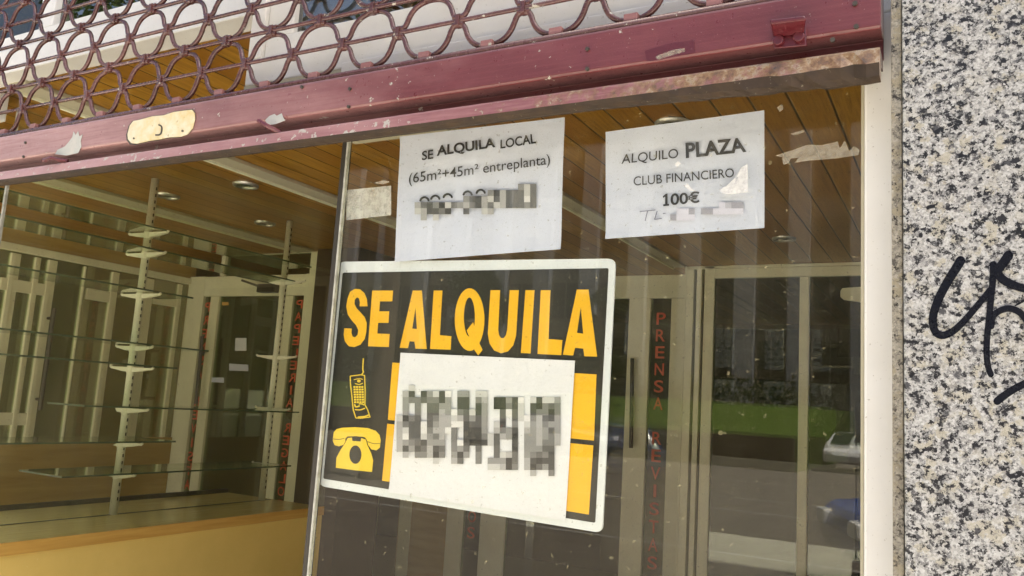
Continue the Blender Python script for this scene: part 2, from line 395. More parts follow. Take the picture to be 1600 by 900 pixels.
# street
M['asphalt'] = worn('asphalt', (.075, .062, .050), (.10, .085, .070), 1.5, .85, .4, (.14, .13, .12), 90)
M['paving'] = worn('pavement_slabs', (.56, .53, .46), (.46, .43, .37), 2, .8, .3)
M['line'] = worn('road_line_paint', (.30, .29, .27), (.20, .19, .17), 2, .7, .1)
M['lawn'] = worn('lawn', (.052, .080, .010), (.024, .042, .006), 2.6, .9, .5, (.016, .028, .006), 9, .1)
M['hedge'] = worn('hedge_leaves', (.018, .030, .010), (.035, .055, .018), 9, .8, 0, None, 40, .2)
M['leaf'] = worn('tree_leaves', (.045, .085, .018), (.07, .12, .03), 2, .6, 0, None, 40, .3)
M['bark'] = worn('bark', (.10, .075, .05), (.06, .045, .03), 12, .9, .5)
M['facade'] = worn('grey_render', (.20, .175, .14), (.15, .13, .105), .4, .8, .1)
M['pillar_grey'] = worn('pale_concrete', (.25, .26, .28), (.20, .21, .23), .6, .7, .1)
M['facade_white'] = worn('white_render', (.78, .78, .76), (.72, .72, .70), .5, .8, .05)
M['win_dark'] = (lambda m: (m.color((.02, .022, .025)).set(Roughness=.12), m.mat)[1])(NT('dark_window'))
M['car_white'] = (lambda m: (m.color((.72, .72, .72)).set(Roughness=.25, Coat_Weight=.8), m.mat)[1])(NT('white_car_paint'))
M['car_blue'] = (lambda m: (m.color((.02, .09, .42)).set(Roughness=.25, Coat_Weight=.9), m.mat)[1])(NT('blue_car_paint'))
M['car_grey'] = (lambda m: (m.color((.12, .12, .125)).set(Roughness=.25, Coat_Weight=.8), m.mat)[1])(NT('grey_car_paint'))
M['tyre'] = worn('tyre_rubber', (.02, .02, .02), (.03, .03, .03), 20, .8, .1)
M['lamp_red'] = (lambda m: (m.color((.40, .01, .01)).set(Roughness=.2), m.mat)[1])(NT('tail_lamp'))
M['lamp_clear'] = (lambda m: (m.color((.75, .75, .72)).set(Roughness=.15), m.mat)[1])(NT('head_lamp'))

# ------------------------------------------------------------------ ground and street
G = 1.6                                   # eye height: heights measured from the eye are z - G
def struct(name, mb, mat): return tag(mb.build(name, mat), kind='structure')
struct('ground', MB().box(-600, 600, -600, 600, -.4, -.16), M['paving'])
struct('road', MB().box(-200, 200, -28.9, -3.2, -.15, -.12), M['asphalt'])
struct('side_road', MB().box(-5.1, 30, -40.4, -28.91, -.15, -.121), M['asphalt'])
struct('pavement', MB().box(-200, 200, -3.2, 60, -.15, 0), M['paving'])
mk = MB()
for y in (-15.0, -9.9): mk.box(-60, 60, y - .05, y + .05, -.119, -.115)
struct('road_marking', mk, M['line'])
lawn = MB(); lawn.add([(-120, -29.5, .9), (-5.2, -29.5, .9), (-5.2, -36, 2.3), (-120, -36, 2.3), (-120, -40, 2.35), (-5.2, -40, 2.35), (-120, -29.5, -.15), (-5.2, -29.5, -.15), (-120, -40, -.15), (-5.2, -40, -.15)],
    [(0, 1, 2, 3), (3, 2, 5, 4), (0, 6, 7, 1), (4, 5, 9, 8), (0, 3, 4, 8, 6), (1, 7, 9, 5, 2)])
struct('lawn', lawn, M['lawn'])
rw = MB().box(-120, -5.2, -29.45, -28.95, -.15, 1.02)
tag(rw.build('retaining_wall', M['dark_wall']), 'low dark retaining wall between the road and the lawn', 'wall')
def leafy(mb, c, rad, n, size):
    for _ in range(n):
        d = Vector((random.gauss(0, 1), random.gauss(0, 1), random.gauss(0, 1))).normalized() * (random.random() ** .45)
        p = Vector(c) + Vector((d.x * rad[0], d.y * rad[1], d.z * rad[2]))
        a = Vector((random.gauss(0, 1), random.gauss(0, 1), random.gauss(0, 1))).normalized(); b = a.orthogonal().normalized(); s = size * random.uniform(.6, 1.4)
        mb.add([p - a * s, p + b * s * .5, p + a * s, p - b * s * .5], [(0, 1, 2, 3)])
hd = MB()
for i in range(46): leafy(hd, (-78.5 + i * 1.6, -37.0, 2.85), (1.2, .7, .75), 130, .16)
tag(hd.build('hedge', M['hedge']), 'long dark clipped hedge between the lawn and the office block', 'hedge')

def office(name, label, x0, x1, yf, h, wall, pil_x, bays, z_first, storey, npar):
    root = thing(name, label, 'building', ((x0 + x1) / 2, yf - 6, 0))
    MB().box(x0, x1, yf - 12, yf, -.1, h).build('wall', wall, root)
    for px_ in pil_x: MB().box(px_ - .5, px_ + .5, yf + .003, yf + .55, -.1, h - .3).build('pillar', M['pillar_grey'], root)
    z = z_first; k = 0
    while z + 2 < h and k < npar:
        for (a, b) in bays:
            wdw = MB().box(a, b, yf + .004, yf + .10, z, z + 2.0).build('window', M['win_dark'], root)
            f = MB()
            for xx in (a, (a + b) / 2 - .04, b - .08): f.box(xx, xx + .08, yf + .102, yf + .16, z, z + 2)
            f.build('window_frame', M['facade'], wdw)
        z += storey; k += 1
    return root
pill = [-60 + 2.75 * i for i in range(30)]
pill = [-9.55 - 2.85 * i for i in range(14)] + [-6.95 + 2.85 * i for i in range(8)]
pill.sort()
bays = [(pill[i] + .55, pill[i + 1] - .55) for i in range(len(pill) - 1)]
office('office_block', 'long grey office block with pale pillars beyond the lawn', -50, 15, -40.5, 17.5, M['facade'], pill, bays, 3.5, 3.05, 4)
wb = thing('apartment_house', 'tall white rendered house beyond the far end of the office block', 'building', (-66, -46, 0))
MB().box(-80, -52, -52, -41, -.1, 24).build('wall', M['facade_white'], wb)
for i in range(5):
    for j in range(5): MB().box(-78 + i * 5.2, -76 + i * 5.2, -40.99, -40.9, 3 + j * 3.8, 5 + j * 3.8).build('window', M['win_dark'], wb)

def tree(x, y, h, r, n, label):
    t = thing('street_tree', label, 'tree', (x, y, -.12))
    tb = MB(); tb.tube(smooth_pts([(x, y, -.12), (x + .1, y, h * .3), (x, y + .1, h * .6), (x - .1, y, h * .9)]), .2, 10, rs=[.26 - .2 * i / 18 for i in range(19)])
    for i in range(7):
        a = i * 2.3; b = Vector((math.cos(a), math.sin(a), .8)) * r * .75
        p0 = Vector((x, y, h * (.42 + .06 * i))); tb.tube([p0, p0 + b * .5, p0 + b], .05, 6, rs=[.09, .055, .02])
    tb.build('trunk', M['bark'], t)
    cb = MB()
    for i in range(16):
        a = i * 2.4; q = random.uniform(.25, .85)
        leafy(cb, (x + math.cos(a) * r * q, y + math.sin(a) * r * q, h * .62 + random.uniform(-.2, .42) * h), (r * .42, r * .42, r * .32), 420, .12)
    cb.build('crown', M['leaf'], t)
tree(-10.9, -13.0, 13.5, 1.9, 1, 'tall green street tree standing at the edge of the road')
tree(-21.8, -13.0, 14.5, 2.6, 1, 'broad green street tree farther down the road')

for (x, y, h, r, lab) in ((-16.6, -38.8, 7.5, 1.7, 'small dark tree behind the hedge, nearest the side road'), (-24.5, -38.8, 8.5, 2.0, 'small dark tree behind the middle of the hedge'), (-34.0, -38.6, 9.5, 2.3, 'taller dark tree behind the hedge')):
    tree(x, y, h, r, 1, lab)
def car(name, label, paint, loc, rz):
    root = thing(name, label, 'car', (0, 0, 0))
    prof = [(-2.05, .35), (-2.1, .62), (-2.02, .86), (-1.0, .98), (-.35, 1.42), (.95, 1.45), (1.75, 1.02), (2.05, .95), (2.1, .55), (2.05, .33)]
    b = MB(); ws = [.84 if z < 1.1 else .62 for _, z in prof]; n = len(prof)
    vs = [(x, -wd_, z) for (x, z), wd_ in zip(prof, ws)] + [(x, wd_, z) for (x, z), wd_ in zip(prof, ws)]
    b.add(vs, [tuple(range(n)), tuple(range(n, 2 * n))[::-1]] + [(i, (i + 1) % n, n + (i + 1) % n, n + i) for i in range(n)])
    b.build('body', paint, root, bevel=.11)
    g = MB(); g.add([(-1.02, -.66, 1.0), (-.36, -.53, 1.40), (-.36, .53, 1.40), (-1.02, .66, 1.0)], [(0, 1, 2, 3)])
    g.v = [v + Vector((-.03, 0, .03)) for v in g.v]; g.build('windscreen', M['win_dark'], root)
    g = MB(); g.add([(1.72, -.66, 1.05), (.97, -.53, 1.42), (.97, .53, 1.42), (1.72, .66, 1.05)], [(0, 1, 2, 3)])
    g.v = [v + Vector((.03, 0, .03)) for v in g.v]; g.build('rear_window', M['win_dark'], root)
    for s in (-1, 1):
        g = MB(); g.add([(-.85, s * .82, 1.0), (-.3, s * .655, 1.36), (.9, s * .655, 1.38), (1.5, s * .82, 1.02)], [(0, 1, 2, 3)]); g.build('side_window', M['win_dark'], root)
        for x in (-1.3, 1.3):
            wh = MB().tube([(x, s * .68, .31), (x, s * .87, .31)], .31, 20).build('wheel', M['tyre'], root)
            MB().tube([(x, s * .86, .31), (x, s * .885, .31)], .19, 14).build('rim', M['steel'], wh)
        MB().box(-2.13, -2.0, s * .62 - .16, s * .62 + .16, .62, .78).build('headlight', M['lamp_clear'], root, bevel=.03)
        MB().box(2.0, 2.13, s * .64 - .14, s * .64 + .14, .68, .92).build('tail_light', M['lamp_red'], root, bevel=.03)
    MB().box(2.06, 2.14, -.26, .26, .5, .61).build('number_plate', M['line'], root)
    root.location = loc; root.rotation_euler = (0, 0, rz); return root
car('parked_car', 'white hatchback parked across the road below the lawn', M['car_white'], (-3.75, -33.0, -.12), R(-92))
car('parked_car', 'grey hatchback parked across the road under the lawn wall', M['car_grey'], (-13.5, -27.6, -.12), R(182))
car('parked_car', 'dark blue hatchback parked at the near kerb', M['car_blue'], (.75, -9.3, -.12), R(-22))

# ------------------------------------------------------------------ shop shell
CZ = G + .9                               # underside of the boarded ceiling
shell = thing('shop_building', 'shop building whose boarded porch and upper floor stand behind the window', 'building', (-2.5, 3, 0))
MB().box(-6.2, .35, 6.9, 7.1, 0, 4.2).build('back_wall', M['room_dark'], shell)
MB().box(-6.2, -6.0, .1, 6.898, 0, 4.2).build('side_wall', M['plaster'], shell)
MB().box(.02, .3, .06, 6.898, 0, 4.2).build('side_wall', M['white_paint'], shell)
MB().box(-6.2, .35, .0, 7.1, 4.2, 4.4).build('roof', M['plaster'], shell)
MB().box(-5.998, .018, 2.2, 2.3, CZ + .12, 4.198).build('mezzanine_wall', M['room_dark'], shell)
MB().box(-6.6, 3.0, -.05, 6, 4.41, 6.5).build('upper_wall', M['facade'], shell)
struct('shop_floor', MB().box(-5.998, .018, .03, 6.898, 0.0, .012), M['floor_tile'])
ceil = MB().box(-5.998, .018, .36, 6.898, CZ, CZ + .10)
struct('ceiling', ceil, M['ceiling'])

trim_lab = ['cream ceiling batten over the shelves, running toward the mirrored door', 'cream ceiling batten left of the window pane, ending at its bare edge', 'cream ceiling batten behind the two paper notices']
for (xa, xb, ya, yb, lab) in ((-3.74, -3.62, .32, 2.86, trim_lab[0]), (-2.605, -2.515, .34, 2.86, trim_lab[1]), (-1.535, -1.465, .5, 3.75, trim_lab[2])):
    t = thing('ceiling_batten', lab, 'batten', (xa, ya, CZ), 'battens across the boarded ceiling')
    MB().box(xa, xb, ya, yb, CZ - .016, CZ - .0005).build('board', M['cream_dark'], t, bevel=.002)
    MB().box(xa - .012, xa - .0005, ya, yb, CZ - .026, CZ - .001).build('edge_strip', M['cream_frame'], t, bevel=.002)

def downlight(px, py, lab, r=.058):
    p = UZ(px, py, CZ)
    t = thing('downlight', lab, 'downlight', p, 'round downlights let into the boarded ceiling')
    ring = MB(); pr = [(r, 0), (r * .96, -.010), (r * .80, -.012), (r * .76, 0)]; n = 28
    vs = [(p.x + a * math.cos(2 * math.pi * i / n), p.y + a * math.sin(2 * math.pi * i / n), p.z + b - .0006) for i in range(n) for a, b in pr]
    fs = [(i * 4 + j, i * 4 + j + 1, ((i + 1) % n) * 4 + j + 1, ((i + 1) % n) * 4 + j) for i in range(n) for j in range(3)]
    ring.add(vs, fs); ring.build('ring', M['steel'], t, smooth=True)
    b = MB(); b.add([(p.x + r * .77 * math.cos(2 * math.pi * i / n), p.y + r * .77 * math.sin(2 * math.pi * i / n), p.z - .003) for i in range(n)] , [tuple(range(n))]); b.build('lamp_glass', M['door_lens'], t)
M['door_lens'] = worn('dim_lens', (.10, .11, .07), (.08, .085, .05), 30, .15, 0)
downlight(384, 288, 'round ceiling downlight left of the bare pane edge, below the batten')
downlight(414, 348, 'round ceiling downlight above the door closer')
downlight(262, 305, 'round ceiling downlight beside the top of the tall shelf post')
downlight(1225, 372, 'round ceiling downlight seen under the small paper notice')
downlight(1052, 192, 'round ceiling downlight peeping over the small paper notice')

# fascia beam and mezzanine windows
mz = thing('mezzanine_window', 'white framed mezzanine window set back at the upper corner behind the grille', 'window', (-2.2, .32, CZ))
zc = CZ
MB().box(-5.9, -1.20, .285, .355, zc - .006, zc + .07).build('bottom_rail', M['white_paint'], mz, bevel=.003)
MB().box(-5.9, -1.20, .300, .350, zc + .0705, zc + .125).build('sill_rail', M['white_paint'], mz, bevel=.004)
for (a, b) in ((-2.42, -2.35), (-1.29, -1.21)):
    MB().box(a, b, .302, .349, zc + .1255, 4.15).build('mullion', M['white_paint'], mz, bevel=.003)
MB().box(-2.349, -1.291, .322, .328, zc + .1255, 4.15).build('pane', M['mezz_glass'], mz)
MB().box(-5.9, -2.421, .322, .328, zc + .1255, 4.15).build('pane', M['dim_glass'], mz)
MB().box(-2.86, -2.70, .30, .40, zc - .10, zc - .0065).build('corner_block', M['white_paint'], mz, bevel=.004)

uw = thing('upper_window', 'white aluminium fixed window above the notices, behind the ring grille', 'window', (-.6, .05, G + .55))
z0 = G + .553
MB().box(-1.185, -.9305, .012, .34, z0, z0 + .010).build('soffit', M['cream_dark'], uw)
MB().box(-.93, .015, -.010, .05, G + .495, z0 + .010).build('transom_rail', M['white_paint'], uw, bevel=.003)
MB().box(-1.185, .015, .012, .055, z0 + .0105, z0 + .062).build('bottom_rail', M['white_paint'], uw, bevel=.003)
MB().box(-1.150, .015, .020, .060, z0 + .0625, z0 + .104).build('sash_rail', M['white_paint'], uw, bevel=.003)
MB().box(-1.185, -1.1505, .012, .055, z0 + .0625, 4.15).build('stile', M['white_paint'], uw, bevel=.003)
MB().box(-1.150, -1.085, .022, .060, z0 + .1045, 4.15).build('sash_stile', M['white_paint'], uw, bevel=.003)
MB().box(-1.0845, .015, .034, .040, z0 + .1045, 4.15).build('pane', M['mezz_glass'], uw)
MB().box(-1.185, -1.1505, .056, .34, z0 + .0105, 4.15).build('return_panel', M['white_paint'], uw)

# ------------------------------------------------------------------ shop window
win = thing('shop_window', 'large dusty window pane carrying the rental sign and notices', 'window', (-.5, 0, 0))
MB().box(-.905, -.100, 0, .006, .35, G + .4945).build('pane', M['pane'], win)
MB().box(-.9088, -.9055, -.001, .0075, .35, G + .4945).build('pane_edge', M['pane_edge'], win, bevel=.001)
MB().box(-.9185, -.9100, .000, .014, .35, G + .4945).build('edge_shade_strip', M['dark_slot'], win)  # dark strip painted in for the shaded gap beside the pane edge
MB().box(-.0995, -.056, -.012, .045, .35, G + .4945).build('frame_post', M['white_paint'], win, bevel=.003)
MB().box(-.1035, -.1001, -.006, -.0005, .35, G + .4945).build('glazing_bead', M['cream_dark'], win)
MB().box(-.93, .015, .05, .20, .0, .349).build('sill_wall', M['granite'], win)
tp = MB()
Yt = -.0006
for loop in ([(1212, 243), (1240, 234), (1262, 226), (1283, 227), (1309, 221), (1312, 232), (1320, 220), (1327, 236), (1334, 228), (1343, 234), (1342, 242), (1310, 247), (1262, 251), (1242, 254), (1248, 246), (1232, 248)],
             [(1222, 262 - 15), (1236, 244), (1233, 255), (1224, 257)], [(1214, 168), (1222, 163), (1224, 170), (1218, 175)],
             [(1236, 209), (1256, 203), (1258, 206), (1240, 211)]):
    tp.px([loop], Yt, .0005)
tp.px([[(584, 286), (600, 281), (609, 284), (598, 288)]], Yt, .0005)
tp.build('tape_residue', M['tape'], win)
tw = MB()
tw.px([[(1124, 296), (1136, 290), (1150, 276), (1158, 262), (1168, 256), (1169, 300), (1140, 304), (1128, 302)]], Yt, .0005)
tw.px([[(1068, 290), (1074, 286), (1082, 296), (1092, 300), (1078, 298)]], Yt, .0005)
tw.px([[(1054, 257), (1060, 252), (1064, 256), (1058, 261)]], Yt, .0005)
tw.build('tape_residue', M['tape_and_reflection'], win)
rc = MB()
rc.px([[(541, 297), (611, 290), (611, 336), (541, 344)]], .012, .0005)
rc.build('painted_reflection', M['tape_and_reflection'], win)  # bright sky reflection in the glass, built as a pale patch

# notices
def loop_grid_paper(name, label, q, Y, mat, cat, nx=20, nz=16, amp=.0028):
    t = thing(name, label, cat, U(*q[3], Y))
    mb = MB(); vs = []
    for j in range(nz + 1):
        for i in range(nx + 1):
            u, v = i / nx, j / nz
            x = (q[0][0] * (1 - u) + q[1][0] * u) * (1 - v) + (q[3][0] * (1 - u) + q[2][0] * u) * v
            y = (q[0][1] * (1 - u) + q[1][1] * u) * (1 - v) + (q[3][1] * (1 - u) + q[2][1] * u) * v
            p = U(x, y, Y)
            p.y += amp * (1 + math.sin(u * 5 + 1.3 * v + q[0][0]) * math.cos(v * 4 + u * 2)) * .5 * (1 if 0 < v < 1 else .4) + .0003
            vs.append(p)
    fs = [(j * (nx + 1) + i, j * (nx + 1) + i + 1, (j + 1) * (nx + 1) + i + 1, (j + 1) * (nx + 1) + i) for j in range(nz) for i in range(nx)]
    mb.add(vs, fs); bv = [v + Vector((0, .0002, 0)) for v in vs]; mb.add(bv, [f[::-1] for f in fs])
    ed = [i for i in range(nx + 1)] + [(j + 1) * (nx + 1) - 1 for j in range(1, nz + 1)] + [nz * (nx + 1) + i for i in range(nx - 1, -1, -1)] + [j * (nx + 1) for j in range(nz - 1, 0, -1)]
    k = len(ed); mb.add([vs[i] for i in ed] + [bv[i] for i in ed], [(i, (i + 1) % k, k + (i + 1) % k, k + i) for i in range(k)])
    mb.build('sheet', mat, t, smooth=True)
    return t
Yp = .0085
def c1(x, y): return (610 + x / 3.914, 180 + y / 3.914)
def c2(x, y): return (860 + x / 3.0, 120 + y / 3.0)
n1 = loop_grid_paper('paper_notice', 'larger white notice reading SE ALQUILA LOCAL, taped above the black sign', [(624, 213), (882, 183), (875, 389), (616, 409)], Yp, M['paper'], 'notice')
Yk = Yp - .0009
tx = MB()
text_px(tx, 'SE', c1(192, 277), c1(262, 266), c1(194, 220), c1(262, 209), Yk, .018)
text_px(tx, 'ALQUILA', c1(282, 262), c1(643, 206), c1(284, 186), c1(637, 138), Yk, .03)
text_px(tx, 'LOCAL', c1(673, 205), c1(892, 172), c1(673, 150), c1(885, 110), Yk, .018)
text_px(tx, '(65m\u00b2+45m\u00b2 entreplanta)', c1(112, 437), c1(977, 318), c1(114, 355), c1(975, 236), Yk, .004)
for (cx, cy) in ((208, 528), (274, 518), (350, 508), (472, 492), (552, 482)):
    ribbon_px(tx, [c1(cx + 26 * math.cos(a), cy + 26 * math.sin(a)) for a in (3.4, 3.9, 4.5, 5.0, 5.6, 6.0)], 3.2, Yk)
tx.build('lettering', M['ink'], n1)
def mosaic(rows, x0, y0, cs, conv, Y, parent, tint=(1, 1, 1.02), name='censored_number'):
    mb = MB(); used = []
    for j, row in enumerate(rows):
        for i, k in row.items():
            if k not in used: used.append(k)
            a = (x0 + i * cs, y0 + j * cs)
            P = [conv(a[0], a[1]), conv(a[0] + cs, a[1]), conv(a[0] + cs, a[1] + cs), conv(a[0], a[1] + cs)]
            mb.add([U(*p, Y) for p in P], [(0, 1, 2, 3)], used.index(k))
    return mb.build(name, [grey(k, tint) for k in used], parent)
rows1 = [{17: 5, 18: 7, 19: 4}, {12: 5, 13: 2, 14: 6, 15: 3, 16: 4, 17: 4, 18: 7, 19: 4}, {8: 5, 9: 3, 10: 3, 11: 6, 12: 7, 13: 3, 14: 6, 15: 3, 16: 4, 17: 4, 18: 8, 19: 4},
         {0: 6, 1: 4, 2: 3, 3: 5, 4: 2, 5: 7, 6: 4, 7: 5, 8: 6, 9: 4, 10: 3, 11: 6, 12: 4, 13: 7, 14: 6, 15: 3, 16: 4, 17: 4, 18: 5, 19: 4},
         {0: 7, 1: 6, 2: 3, 3: 3, 4: 4, 5: 2, 8: 3, 11: 7, 12: 6}, {1: 6, 3: 7}]
mosaic(rows1, 148, 420, 37.2, c1, Yk - .0003, n1)
n2 = loop_grid_paper('paper_notice', 'smaller white notice reading ALQUILO PLAZA, taped near the right edge of the pane', [(946, 206), (1194, 172), (1194, 356), (945, 373)], Yp, M['paper'], 'notice')
tx = MB()
text_px(tx, 'ALQUILO', c2(332, 417), c2(600, 388), c2(336, 364), c2(598, 336), Yk, .004)
text_px(tx, 'PLAZA', c2(635, 382), c2(919, 352), c2(633, 310), c2(908, 284), Yk, .03)
text_px(tx, 'CLUB FINANCIERO', c2(390, 511), c2(861, 470), c2(390, 468), c2(859, 428), Yk, .002)
text_px(tx, '00\u20ac', c2(563, 603), c2(700, 590), c2(563, 544), c2(698, 535), Yk, .022)
tx.px([[c2(*p) for p in ((527, 560), (541, 548), (549, 547), (549, 596), (556, 595), (556, 604), (529, 606), (529, 598), (538, 597), (538, 561), (528, 568))]], Yk, .0002)
tx.build('lettering', M['ink'], n2)
hw = MB()
for st in ([(420, 631), (455, 628), (491, 624)], [(455, 629), (450, 650), (444, 674)], [(500, 630), (494, 650), (488, 668)], [(488, 668), (505, 666), (521, 664)], [(528, 641), (534, 640), (538, 640)]):
    ribbon_px(hw, [c2(*p) for p in st], 1.1, Yk)
hw.build('handwriting', M['pen'], n2)
rows2 = [{7: 5, 9: 5, 10: 5, 8: 6, 6: 7}, {0: 8, 1: 7, 2: 7, 3: 6, 5: 5, 6: 5, 7: 7, 8: 7, 9: 7, 10: 7, 11: 7}, {0: 6, 1: 8, 2: 8, 3: 8}]
rows2 = [{8: 8, 9: 7, 10: 6, 11: 6}, {1: 8, 2: 8, 3: 6, 5: 6, 6: 6, 7: 8, 8: 8, 9: 8, 10: 8, 11: 8}, {0: 6, 1: 8, 2: 8, 3: 8}]
mosaic(rows2, 562, 588, 28.6, c2, Yk - .0002, n2, (.92, .92, 1.12))

# rental sign
Ys = .016
sg = thing('rental_sign', 'tilted black and yellow board reading SE ALQUILA behind the dusty pane', 'sign', U(720, 790, Ys))
def rounded(q, r, n=6):
    out = []
    for i in range(4):
        p = Vector((*q[i], 0)); a = (Vector((*q[i - 1], 0)) - p).normalized(); b = (Vector((*q[(i + 1) % 4], 0)) - p).normalized()
        for k in range(n + 1):
            t = k / n; A = p + a * r; B = p + b * r
            v = (1 - t) ** 2 * A + 2 * t * (1 - t) * p + t * t * B; out.append((v.x, v.y))
    return out
outer = [(527, 409), (962, 404), (941, 833), (497, 759)]; inner = [(535.4, 426), (951, 419), (930, 817), (505, 748)]
MB().px([rounded(outer, 13)], Ys, .003).build('board', M['board_white'], sg)
MB().px([rounded(inner, 3)], Ys - .0004, .0003).build('black_field', M['board_black'], sg)
def k1(x, y): return (500 + x / 3.3333, 400 + y / 3.3333)
def k2(x, y): return (500 + x / 4.288, 570 + y / 4.288)
def k7(x, y): return (600 + x / 3.3333, 560 + y / 3.3333)
YL = Ys - .0008
L_ = {
 'S': [[(247, 262), (244, 225), (230, 192), (207, 173), (182, 171), (157, 186), (143, 222), (137, 262), (144, 303), (163, 333), (186, 358), (199, 384), (196, 410), (182, 424), (169, 419), (163, 400), (165, 378), (127, 376), (123, 410), (130, 445), (150, 470), (178, 474), (210, 462), (232, 432), (241, 395), (243, 350), (232, 318), (212, 295), (190, 272), (179, 250), (181, 228), (192, 215), (203, 221), (208, 240), (206, 262)]],
 'E': [[(272, 180), (380, 180), (376, 236), (312, 236), (308, 288), (360, 288), (356, 348), (302, 348), (298, 404), (362, 406), (358, 474), (250, 470)]],
 'A': [[(483, 180), (530, 180), (555, 484), (497, 482), (492, 446), (466, 444), (458, 480), (415, 478)], [(497, 268), (480, 378), (505, 380)]],
 'L': [[(592, 180), (637, 180), (624, 412), (684, 418), (680, 488), (573, 484)]],
 'Q': [ell(779, 331, 77, 163, 40), ell(778, 318, 29, 102, 32)],
 'q': [[(797, 345), (812, 395), (828, 452), (846, 488), (824, 518), (806, 492), (786, 440), (764, 388)]],
 'U': [[(888, 178), (938, 178), (928, 385), (932, 412), (943, 427), (956, 428), (968, 414), (975, 385), (988, 178), (1035, 178), (1021, 415), (1006, 465), (978, 497), (942, 506), (907, 492), (883, 455), (874, 405)]],
 'I': [[(1070, 178), (1117, 178), (1096, 508), (1046, 505)]],
 'l': [[(1150, 178), (1200, 178), (1190, 432), (1262, 438), (1256, 516), (1133, 510)]],
 'a': [[(1338, 175), (1398, 175), (1443, 524), (1377, 522), (1371, 482), (1328, 478), (1318, 518), (1265, 514)], [(1358, 265), (1338, 400), (1371, 404)]]}
lt = MB()
for k, loops in L_.items():
    lt.px([[k1(*p) for p in l] for l in loops], YL - (.0001 if k == 'q' else 0), .0003)
lt.build('lettering', M['yellow'], sg)
pn = MB().px([[(613, 566.5), (932, 585), (928, 688.5), (606, 656)]], YL, .0003); pn.build('yellow_panel', M['yellow'], sg)
pn = MB().px([[(605, 662), (927, 696), (920, 804), (597, 751)]], YL, .0003); pn.build('yellow_panel', M['yellow'], sg)
ph = MB()
hs = [(88, 482), (92, 452), (112, 430), (150, 421), (235, 418), (320, 424), (372, 442), (398, 470), (406, 505), (400, 555), (378, 573), (345, 567), (322, 538), (308, 510), (300, 486), (240, 478), (182, 480), (172, 508), (156, 536), (126, 546), (98, 538), (86, 510)]
ph.px([[k2(*p) for p in hs]], YL, .0003)
bd = [(186, 490), (214, 488), (216, 510), (272, 514), (276, 492), (306, 500), (318, 540), (342, 592), (356, 640), (348, 718), (230, 706), (106, 690), (110, 622), (138, 570), (166, 528)]
ph.px([[k2(*p) for p in bd], [k2(*p) for p in ell(237, 602, 41, 62, 26)]], YL - .0001, .0003)
ph.build('telephone_picture', M['lemon'], sg)
pl = MB()
ribbon_px(pl, [k2(90, 497), k2(125, 500), k2(160, 494)], .8, YL - .0003); ribbon_px(pl, [k2(318, 515), k2(360, 528), k2(400, 527)], .8, YL - .0003)
ribbon_px(pl, [k2(172, 508), k2(180, 488), k2(240, 484), k2(300, 490), k2(320, 540)], 1.0, YL - .0003)
pl.build('telephone_outline', M['board_black'], sg)
mp = MB()
body = [(202, 76), (276, 66), (298, 72), (302, 180), (300, 268), (318, 300), (335, 350), (270, 358), (240, 356), (222, 300), (212, 200), (203, 120), (202, 76)]
for i in range(len(body) - 1): ribbon_px(mp, [k2(*body[i]), k2(*body[i + 1])], 1.4, YL, n=1)
ribbon_px(mp, [k2(290, -40), k2(286, 30), k2(290, 48), k2(276, 68)], 1.6, YL)
ribbon_px(mp, [k2(236, 300), k2(268, 302), k2(298, 292)], 1.6, YL); ribbon_px(mp, [k2(256, 350), k2(300, 346), k2(326, 336)], 2.0, YL)
ribbon_px(mp, [k2(228, 100), k2(262, 92), k2(284, 98)], 1.0, YL); ribbon_px(mp, [k2(236, 126), k2(262, 132), k2(284, 124)], 1.2, YL)
mp.px([[k2(*p) for p in ell(260, 108, 12, 10, 14)]], YL, .0003)
for r_ in range(7):
    for c_ in range(4):
        x, y = 224 + c_ * 17.5 + r_ * .8, 143 + r_ * 17
        mp.px([[k2(x, y), k2(x + 13, y - 1), k2(x + 13, y + 11), k2(x, y + 12)]], YL, .0003)
ribbon_px(mp, [k2(232, 268), k2(240, 282), k2(262, 276)], 2.0, YL); ribbon_px(mp, [k2(262, 262), k2(280, 262), k2(292, 268)], 1.6, YL)
mp.build('mobile_picture', M['lemon'], sg)
ns = loop_grid_paper('number_sheet', 'white sheet with a blotted telephone number stuck over the yellow panels', [(625.5, 551), (898, 563.5), (883, 814), (606, 769)], Ys - .0042, M['paper2'], 'paper', amp=.0022)
